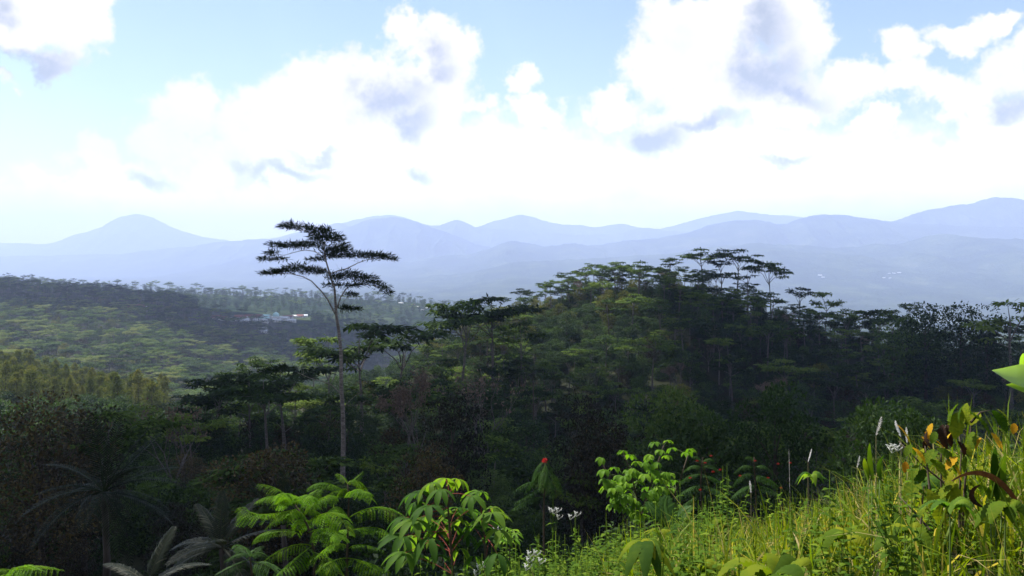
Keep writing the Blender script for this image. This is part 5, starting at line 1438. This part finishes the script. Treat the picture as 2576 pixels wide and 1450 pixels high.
flower_weed(486, 558, 5.6, 'weed with small white flowers among the lower cassava stems', 2, [(478, 566), (484, 564), (475, 572)])
flower_weed(893, 446, 5.4, 'weed with flat greenish-white flower head beside the white grass plume', 1, [(890, 446), (894, 445), (897, 447), (892, 449)])
flower_weed(575, 512, 6.0, 'weed with small pale flowers between the grass blades', 0, [(576, 513), (570, 516)])

# leafy weeds with no flowers, and the grass
def weeds_stuff():
    rng = random.Random(77); B = MB.__new__(MB); vs = []; fs = []; ts = []; n = 0
    src = []
    for me, _ in WEEDS:
        v = np.empty(len(me.vertices) * 3, np.float32); me.vertices.foreach_get('co', v)
        f = [list(p.vertices) for p in me.polygons]; t = np.empty(len(f), np.float32); me.attributes['tint'].data.foreach_get('value', t)
        q = np.array([p for p in f if len(p) == 4]); tq = t[[i for i, p in enumerate(f) if len(p) == 4]]
        src.append((v.reshape(-1, 3), q, tq))
    spots = []
    for k in range(330): spots.append((rng.uniform(480, 730), rng.uniform(4.0, 10.0)))
    for k in range(170): spots.append((rng.uniform(370, 520), rng.uniform(4.6, 8.5)))
    for k in range(60): spots.append((rng.uniform(700, 1060), rng.uniform(3.0, 9.0)))
    for k in range(60): spots.append((rng.uniform(560, 1000), rng.uniform(8.5, 12.5)))
    for k in range(90): spots.append((rng.uniform(0, 420), rng.uniform(7.5, 11)))
    for k in range(130): spots.append((rng.uniform(230, 420), rng.uniform(5.0, 8.5)))
    for (px, d) in spots:
        g = at(px, d); v, q, t = src[rng.randrange(4)]
        a = rng.uniform(0, 6.28); s = rng.uniform(0.55, 1.0); c, sn = math.cos(a) * s, math.sin(a) * s
        V = np.stack([v[:, 0] * c - v[:, 1] * sn + g.x, v[:, 0] * sn + v[:, 1] * c + g.y, v[:, 2] * s + g.z], 1)
        vs.append(V); fs.append(q + n); ts.append(np.clip(t + rng.uniform(-.2, .25), 0, 1)); n += len(V)
    me = np_mesh('leafy_weeds', np.concatenate(vs), np.concatenate(fs), M_WEED, tint=np.concatenate(ts))
    tag(link('leafy_weeds', me), 'leafy green weeds growing between the foreground plants', kind='stuff')
weeds_stuff()

def grass():
    r = np.random.default_rng(5)
    n = 34500
    px = r.uniform(500, 1356, n); d = 1.9 + 8.6 * r.random(n) ** 0.75
    x = (px - CX) / FPX * d
    # clumps and thin places; fewer blades towards the left edge of the meadow
    dens = 0.55 + 0.9 * fbm(x / 0.6, d / 0.6, 3, 4)
    edge = np.clip((px - 510 - 25 * np.clip(d - 6, 0, 4)) / 170.0, 0.06, 1)
    k = r.random(n) < np.clip(dens, 0.12, 1) * edge
    px, d, x = px[k], d[k], x[k]; n = len(x)
    z = terrain(x, d)
    L = r.uniform(0.35, 0.85, n) * np.clip(0.65 + 0.5 * (fbm(x / 1.1, d / 1.1, 2, 8) + 0.4), 0.5, 1.25)
    L *= 0.9 + 0.30 * np.clip((px - 800) / 220, 0, 1)
    tall = r.random(n) < 0.08; L[tall] *= 1.3
    az = r.uniform(0, 2 * np.pi, n); bend = r.uniform(0.08, 1.35, n) ** 1.3
    W = r.uniform(0.0028, 0.0130, n) * (0.7 + 0.4 * L)
    seg = 5
    up = np.stack([r.normal(0, 0.12, n), r.normal(0, 0.12, n), np.ones(n)], 1)
    hd = np.stack([np.cos(az), np.sin(az), np.zeros(n)], 1)
    sd = np.stack([-np.sin(az), np.cos(az), np.zeros(n)], 1); tw = r.uniform(-0.8, 0.8, n)
    sd = sd * np.cos(tw)[:, None] + hd * np.sin(tw)[:, None]
    P = np.stack([x, d, z - 0.02], 1); V = []
    cur = P.copy()
    for i in range(seg + 1):
        t = i / seg
        w = W * (1 - t ** 1.8) + 0.0004
        V += [cur - sd * w[:, None], cur + sd * w[:, None]]
        dirv = up + hd * (bend * 2.1 * t ** 1.2)[:, None]; dirv[:, 2] -= bend * 1.25 * t ** 1.6
        dirv /= np.linalg.norm(dirv, axis=1, keepdims=True)
        cur = cur + dirv * (L / seg)[:, None]
    V = np.stack(V, 1)                                # n, 2*(seg+1), 3
    base = (np.arange(n) * 2 * (seg + 1))[:, None]
    F = np.concatenate([base + np.array([2 * i, 2 * i + 1, 2 * i + 3, 2 * i + 2]) for i in range(seg)], 1).reshape(-1, 4)
    tint = np.clip(r.normal(0.40, 0.28, n) + 0.2 * fbm(x / 0.8, d / 0.8, 2, 31), 0, 0.9); tint[r.random(n) < 0.12] = 0.97
    me = np_mesh('grass', V.reshape(-1, 3), F, M_GRASS, tint=np.repeat(tint, seg), smooth=True)
    tag(link('grass', me), 'tall yellow-green grass covering the slope at lower right', kind='stuff')
grass()

# ---- white seed plumes of the grass
def plume_mesh(seed, L=0.14):
    rng = random.Random(seed); b = MB()
    for k in range(150):
        t = rng.random(); a = rng.uniform(0, 6.28)
        c = Vector((0.012 * math.sin(t * 2), 0, L * t)); w = 0.016 * math.sin(math.pi * min(1, 0.12 + 0.85 * t)) ** 0.7
        d = Vector((math.cos(a), math.sin(a), 1.1)).normalized()
        b.strip([c, c + d * w, c + d * w * 1.7 + Vector((0.004, 0, 0))], [0.0008, 0.0016, 0.0005], d.orthogonal(), tint=rng.random())
    return b.mesh('plume', M_PLUME)
PL = [plume_mesh(i) for i in range(2)]
for i, (px, py0, py1, d, lab) in enumerate([
        (876, 436, 417, 5.2, 'fluffy white grass plume standing left of the yellowing shrub'), (907, 443, 428, 5.4, 'thin white grass plume right behind the fluffy one, under the shrub branches'),
        (901, 437, 421, 5.6, 'slanting grey grass plume between the two white ones'), (790, 496, 449, 6.5, 'very thin pale grass plume on a straight stalk in the middle of the meadow'),
        (808, 462, 448, 7.0, 'curved thin grass plume leaning right above the meadow'), (857, 468, 456, 6.0, 'small white grass plume left of the rolled shoot'), (751, 493, 482, 6.4, 'short white plume at the left side of the meadow')]):
    g = at(px, d); root = empty('grass_plume', g); tag(root, lab, 'grass plume', 'white seed plumes of the grass')
    a = pt(px, py0, d) - g; t = pt(px + (2 if i % 2 else 4), py1, d) - g
    b = MB(); b.tube([(0, 0, 0), a * 0.5, a], [0.002, 0.0016, 0.0012], 4); link('stalk', b.mesh('stalk', M_STRAW), root)
    o = link('plume', PL[i % 2], root, loc=a); s = (t - a).length / 0.14
    w_ = min(1.0, s, 0.9 / s) * (0.4 if 3 <= i <= 4 else 0.75); o.scale = (w_, w_, s); o.rotation_euler = (0, math.atan2(t.x - a.x, t.z - a.z), i * 1.3)

# ------------------------------------------------------------------ villages in the haze
from mathutils.bvhtree import BVHTree
def land_hit(px, py):
    d = pt(px, py, 1.0).normalized(); best = None
    for o, tr in LAND:
        h = tr.ray_cast(Vector((0, 0, 0)), d)
        if h[0] is not None and (best is None or h[3] < best[1]): best = (h[0], h[3])
    return best[0] if best else None
LAND = []
for o in list(COL.objects):
    if o.name.split('.')[0] in ('ground', 'mountain_ridge'):
        me = o.data
        v = np.empty(len(me.vertices) * 3, np.float32); me.vertices.foreach_get('co', v)
        f = np.empty(len(me.loops), np.int32); me.loops.foreach_get('vertex_index', f)
        LAND.append((o, BVHTree.FromPolygons(v.reshape(-1, 3).tolist(), f.reshape(-1, 4).tolist())))
M_TILE = rough_mat('red_roof_tile', [(0.3, (0.11, 0.042, 0.034)), (0.7, (0.20, 0.08, 0.06))], scale=2.0, bump=0)
M_TIN = rough_mat('pale_tin_roof', [(0.3, (0.35, 0.37, 0.40)), (0.7, (0.55, 0.57, 0.60))], scale=1.0, rough=0.45, bump=0)
M_WALL = rough_mat('white_plaster', [(0.3, (0.45, 0.45, 0.44)), (0.7, (0.62, 0.62, 0.60))], scale=0.8, bump=0)
M_TEAL = rough_mat('pale_teal_roof', [(0.3, (0.30, 0.48, 0.48)), (0.7, (0.42, 0.60, 0.60))], scale=0.8, bump=0)
M_PANE = plain_mat('dark_window', (0.03, 0.035, 0.045), 0.2)
def house_meshes(w, l, h, rh, roof):
    b = MB()
    x, y = w / 2, l / 2
    b.add([(-x, -y, -3), (x, -y, -3), (x, y, -3), (-x, y, -3), (-x, -y, h), (x, -y, h), (x, y, h), (-x, y, h), (-x, 0, h + rh * 0.9), (x, 0, h + rh * 0.9)],
          [(0, 1, 5, 4), (2, 3, 7, 6), (1, 2, 6, 9, 5), (3, 0, 4, 8, 7)])
    r = MB(); e = 0.8; t = 0.25
    for s in (-1, 1):
        V = [(-x - e, s * (y + e), h - rh * e / y), (x + e, s * (y + e), h - rh * e / y), (x + e, 0, h + rh), (-x - e, 0, h + rh)]
        V += [(a, c, q + t) for a, c, q in V]
        F = [(0, 1, 2, 3), (4, 7, 6, 5), (0, 4, 5, 1), (1, 5, 6, 2), (2, 6, 7, 3), (3, 7, 4, 0)]
        r.add(V, F)
    wn = MB(); wn.add([(-0.6, 0, 0), (0.6, 0, 0), (0.6, 0, 1.2), (-0.6, 0, 1.2), (-0.6, -0.06, 0), (0.6, -0.06, 0), (0.6, -0.06, 1.2), (-0.6, -0.06, 1.2)],
                      [(0, 1, 2, 3), (4, 5, 6, 7), (0, 4, 5, 1), (1, 5, 6, 2), (2, 6, 7, 3), (3, 7, 4, 0)])
    return b.mesh('wall', M_WALL), r.mesh('roof', roof), wn.mesh('window', M_PANE)
HOUSES = {'red': house_meshes(11, 8, 3.2, 2.6, M_TILE), 'tin': house_meshes(12, 7, 3.0, 1.6, M_TIN), 'teal': house_meshes(14, 9, 3.6, 2.0, M_TEAL), 'long': house_meshes(26, 9, 3.6, 2.2, M_TIN), 'barn': house_meshes(22, 9, 3.4, 3.0, M_TILE)}
def house(kind, px, py, label, group, rz=0.0, s=1.0, name='house'):
    p = land_hit(px, py)
    if p is None: return
    w, r, n = HOUSES[kind]
    if s > 0.8 and s != 1.0 and 1600 < p.y < 4500: s *= p.y / 4500.0
    root = empty(name, p, rz, s); tag(root, label, 'house', group)
    link('wall', w, root); link('roof', r, root)
    xs = {'red': 5.5, 'tin': 6, 'teal': 7, 'long': 13, 'barn': 11}[kind]; ys = {'red': 4, 'tin': 3.5, 'teal': 4.5, 'long': 4.5, 'barn': 4.5}[kind]
    for q in (-0.5, 0.0, 0.5): link('window', n, root, loc=(q * xs * 1.2, -ys - 0.003, 1.0))
vr = random.Random(9)
VG = 'houses of the village on the wooded slope left of the lone tree'
k = 0
for (px, py, kd, nm) in [(217, 319.5, 'red', 'brick-red roofed house at the far left end of the village'), (223, 320.5, 'red', 'second red-roofed house from the left end of the village'), (232, 321, 'tin', 'small pale roof among trees left of the red village row'),
                         (239, 319, 'red', 'red roof in the long row left of the mosque, first'), (244, 319.5, 'red', 'red roof in the long row left of the mosque, second'), (249, 318.5, 'red', 'red roof in the long row left of the mosque, third'), (254, 319, 'red', 'red roof in the long row left of the mosque, fourth'), (259, 318.2, 'red', 'red roof nearest left of the teal-roofed hall'),
                         (246, 323, 'long', 'long pale-roofed building in front of the red village row'), (253, 323, 'tin', 'small pale house right of the long pale building'), (266, 318, 'teal', 'teal-roofed hall left of the mosque'), (265, 320.5, 'teal', 'lower teal-roofed hall in front of the other'), (264, 322.5, 'tin', 'pale house in front of the teal-roofed halls'),
                         (272, 321.5, 'tin', 'pale house right in front of the mosque'), (277, 322, 'tin', 'second pale house in front of the mosque'), (281, 320, 'long', 'long white-roofed building right of the mosque'), (286, 319, 'red', 'red roof right of the mosque, first'), (290, 318.6, 'red', 'red roof right of the mosque, second'), (292, 322, 'tin', 'pale roof low at the right side of the village'),
                         (296, 317.5, 'tin', 'white roof at the upper right end of the village'), (300, 317.6, 'red', 'red roof at the upper right end of the village'), (304, 317, 'tin', 'last white roof at the right end of the village'), (263, 331, 'tin', 'lone pale house in the woods below the village, upper'), (266, 333, 'tin', 'lone pale house in the woods below the village, lower')]:
    house(kd, px, py, nm, VG, vr.uniform(-0.35, 0.35))
# the mosque
p = land_hit(276, 319.5)
if p is not None:
    root = empty('mosque', p); tag(root, 'white mosque with pale dome in the middle of the village', 'mosque')
    b = MB(); b.add([(-8, -7, -3), (8, -7, -3), (8, 7, -3), (-8, 7, -3), (-8, -7, 5), (8, -7, 5), (8, 7, 5), (-8, 7, 5)], [(0, 1, 5, 4), (1, 2, 6, 5), (2, 3, 7, 6), (3, 0, 4, 7), (4, 5, 6, 7)])
    link('wall', b.mesh('wall', M_WALL), root)
    b = MB(); b.tube([(0, 0, 4.9), (0, 0, 6.2), (0, 0, 7.6), (0, 0, 9.4), (0, 0, 10.8), (0, 0, 11.6)], [4.6, 4.7, 5.0, 4.2, 2.4, 0.4], 20)
    dm = link('dome', b.mesh('dome', M_TEAL, smooth=True), root)
    b = MB(); b.tube([(0, 0, 11.5), (0, 0, 14)], [0.25, 0.08], 6); link('finial', b.mesh('finial', M_TIN), dm)
for i, q in enumerate((-5, 0, 5)):
    if p is not None: link('window', HOUSES['red'][2], root, loc=(q, -7.003, 1.0), scale=1.3)
house('barn', 136, 310, 'lone long farmhouse with pinkish roof on the dark wooded ridge', None, 0.1, 1.1, 'farmhouse')
for i, (px, py, kd, s, nm) in enumerate([(401, 303.5, 'long', 1.04, 'bright large shed on the plain right of the lone tree'), (418, 307, 'tin', 0.94, 'pale roof in the plain village, first from the left'), (424, 306.5, 'tin', 0.94, 'pale roof in the plain village, second from the left'), (431, 305.8, 'tin', 0.94, 'pale roof in the plain village, rightmost'),
                                         (428, 308.5, 'long', 0.94, 'long white building in the plain village'), (421, 310.5, 'long', 1.26, 'longest white building at the near edge of the plain village'), (414, 305, 'red', 0.94, 'reddish roof at the back of the plain village'),
                                         (437, 304, 'tin', 0.99, 'farthest right pale roof on the plain before the sunlit slope')]):
    house(kd, px, py, nm, 'buildings of the village on the hazy plain', 0.1 * i - 0.3, s)
for i, (px, py, s, nm) in enumerate([(820, 275.5, 1.09, 'pair of white roofs on the hazy far slope, upper'), (823, 277.5, 0.92, 'pair of white roofs on the hazy far slope, lower'), (894, 273.5, 0.92, 'white roof in the cluster on the hazy right slope, upper left'), (899, 273, 1.09, 'white roof in the cluster on the hazy right slope, upper right'),
                                     (889, 273.6, 0.76, 'white roof in the cluster on the hazy right slope, far left'), (884, 278, 0.92, 'white roof in the cluster on the hazy right slope, lower left'), (890, 278.2, 0.76, 'white roof in the cluster on the hazy right slope, lower right')]):
    house('long', px, py, nm, 'white roofs on the hazy right slope', 0.15 * i - 0.4, s)
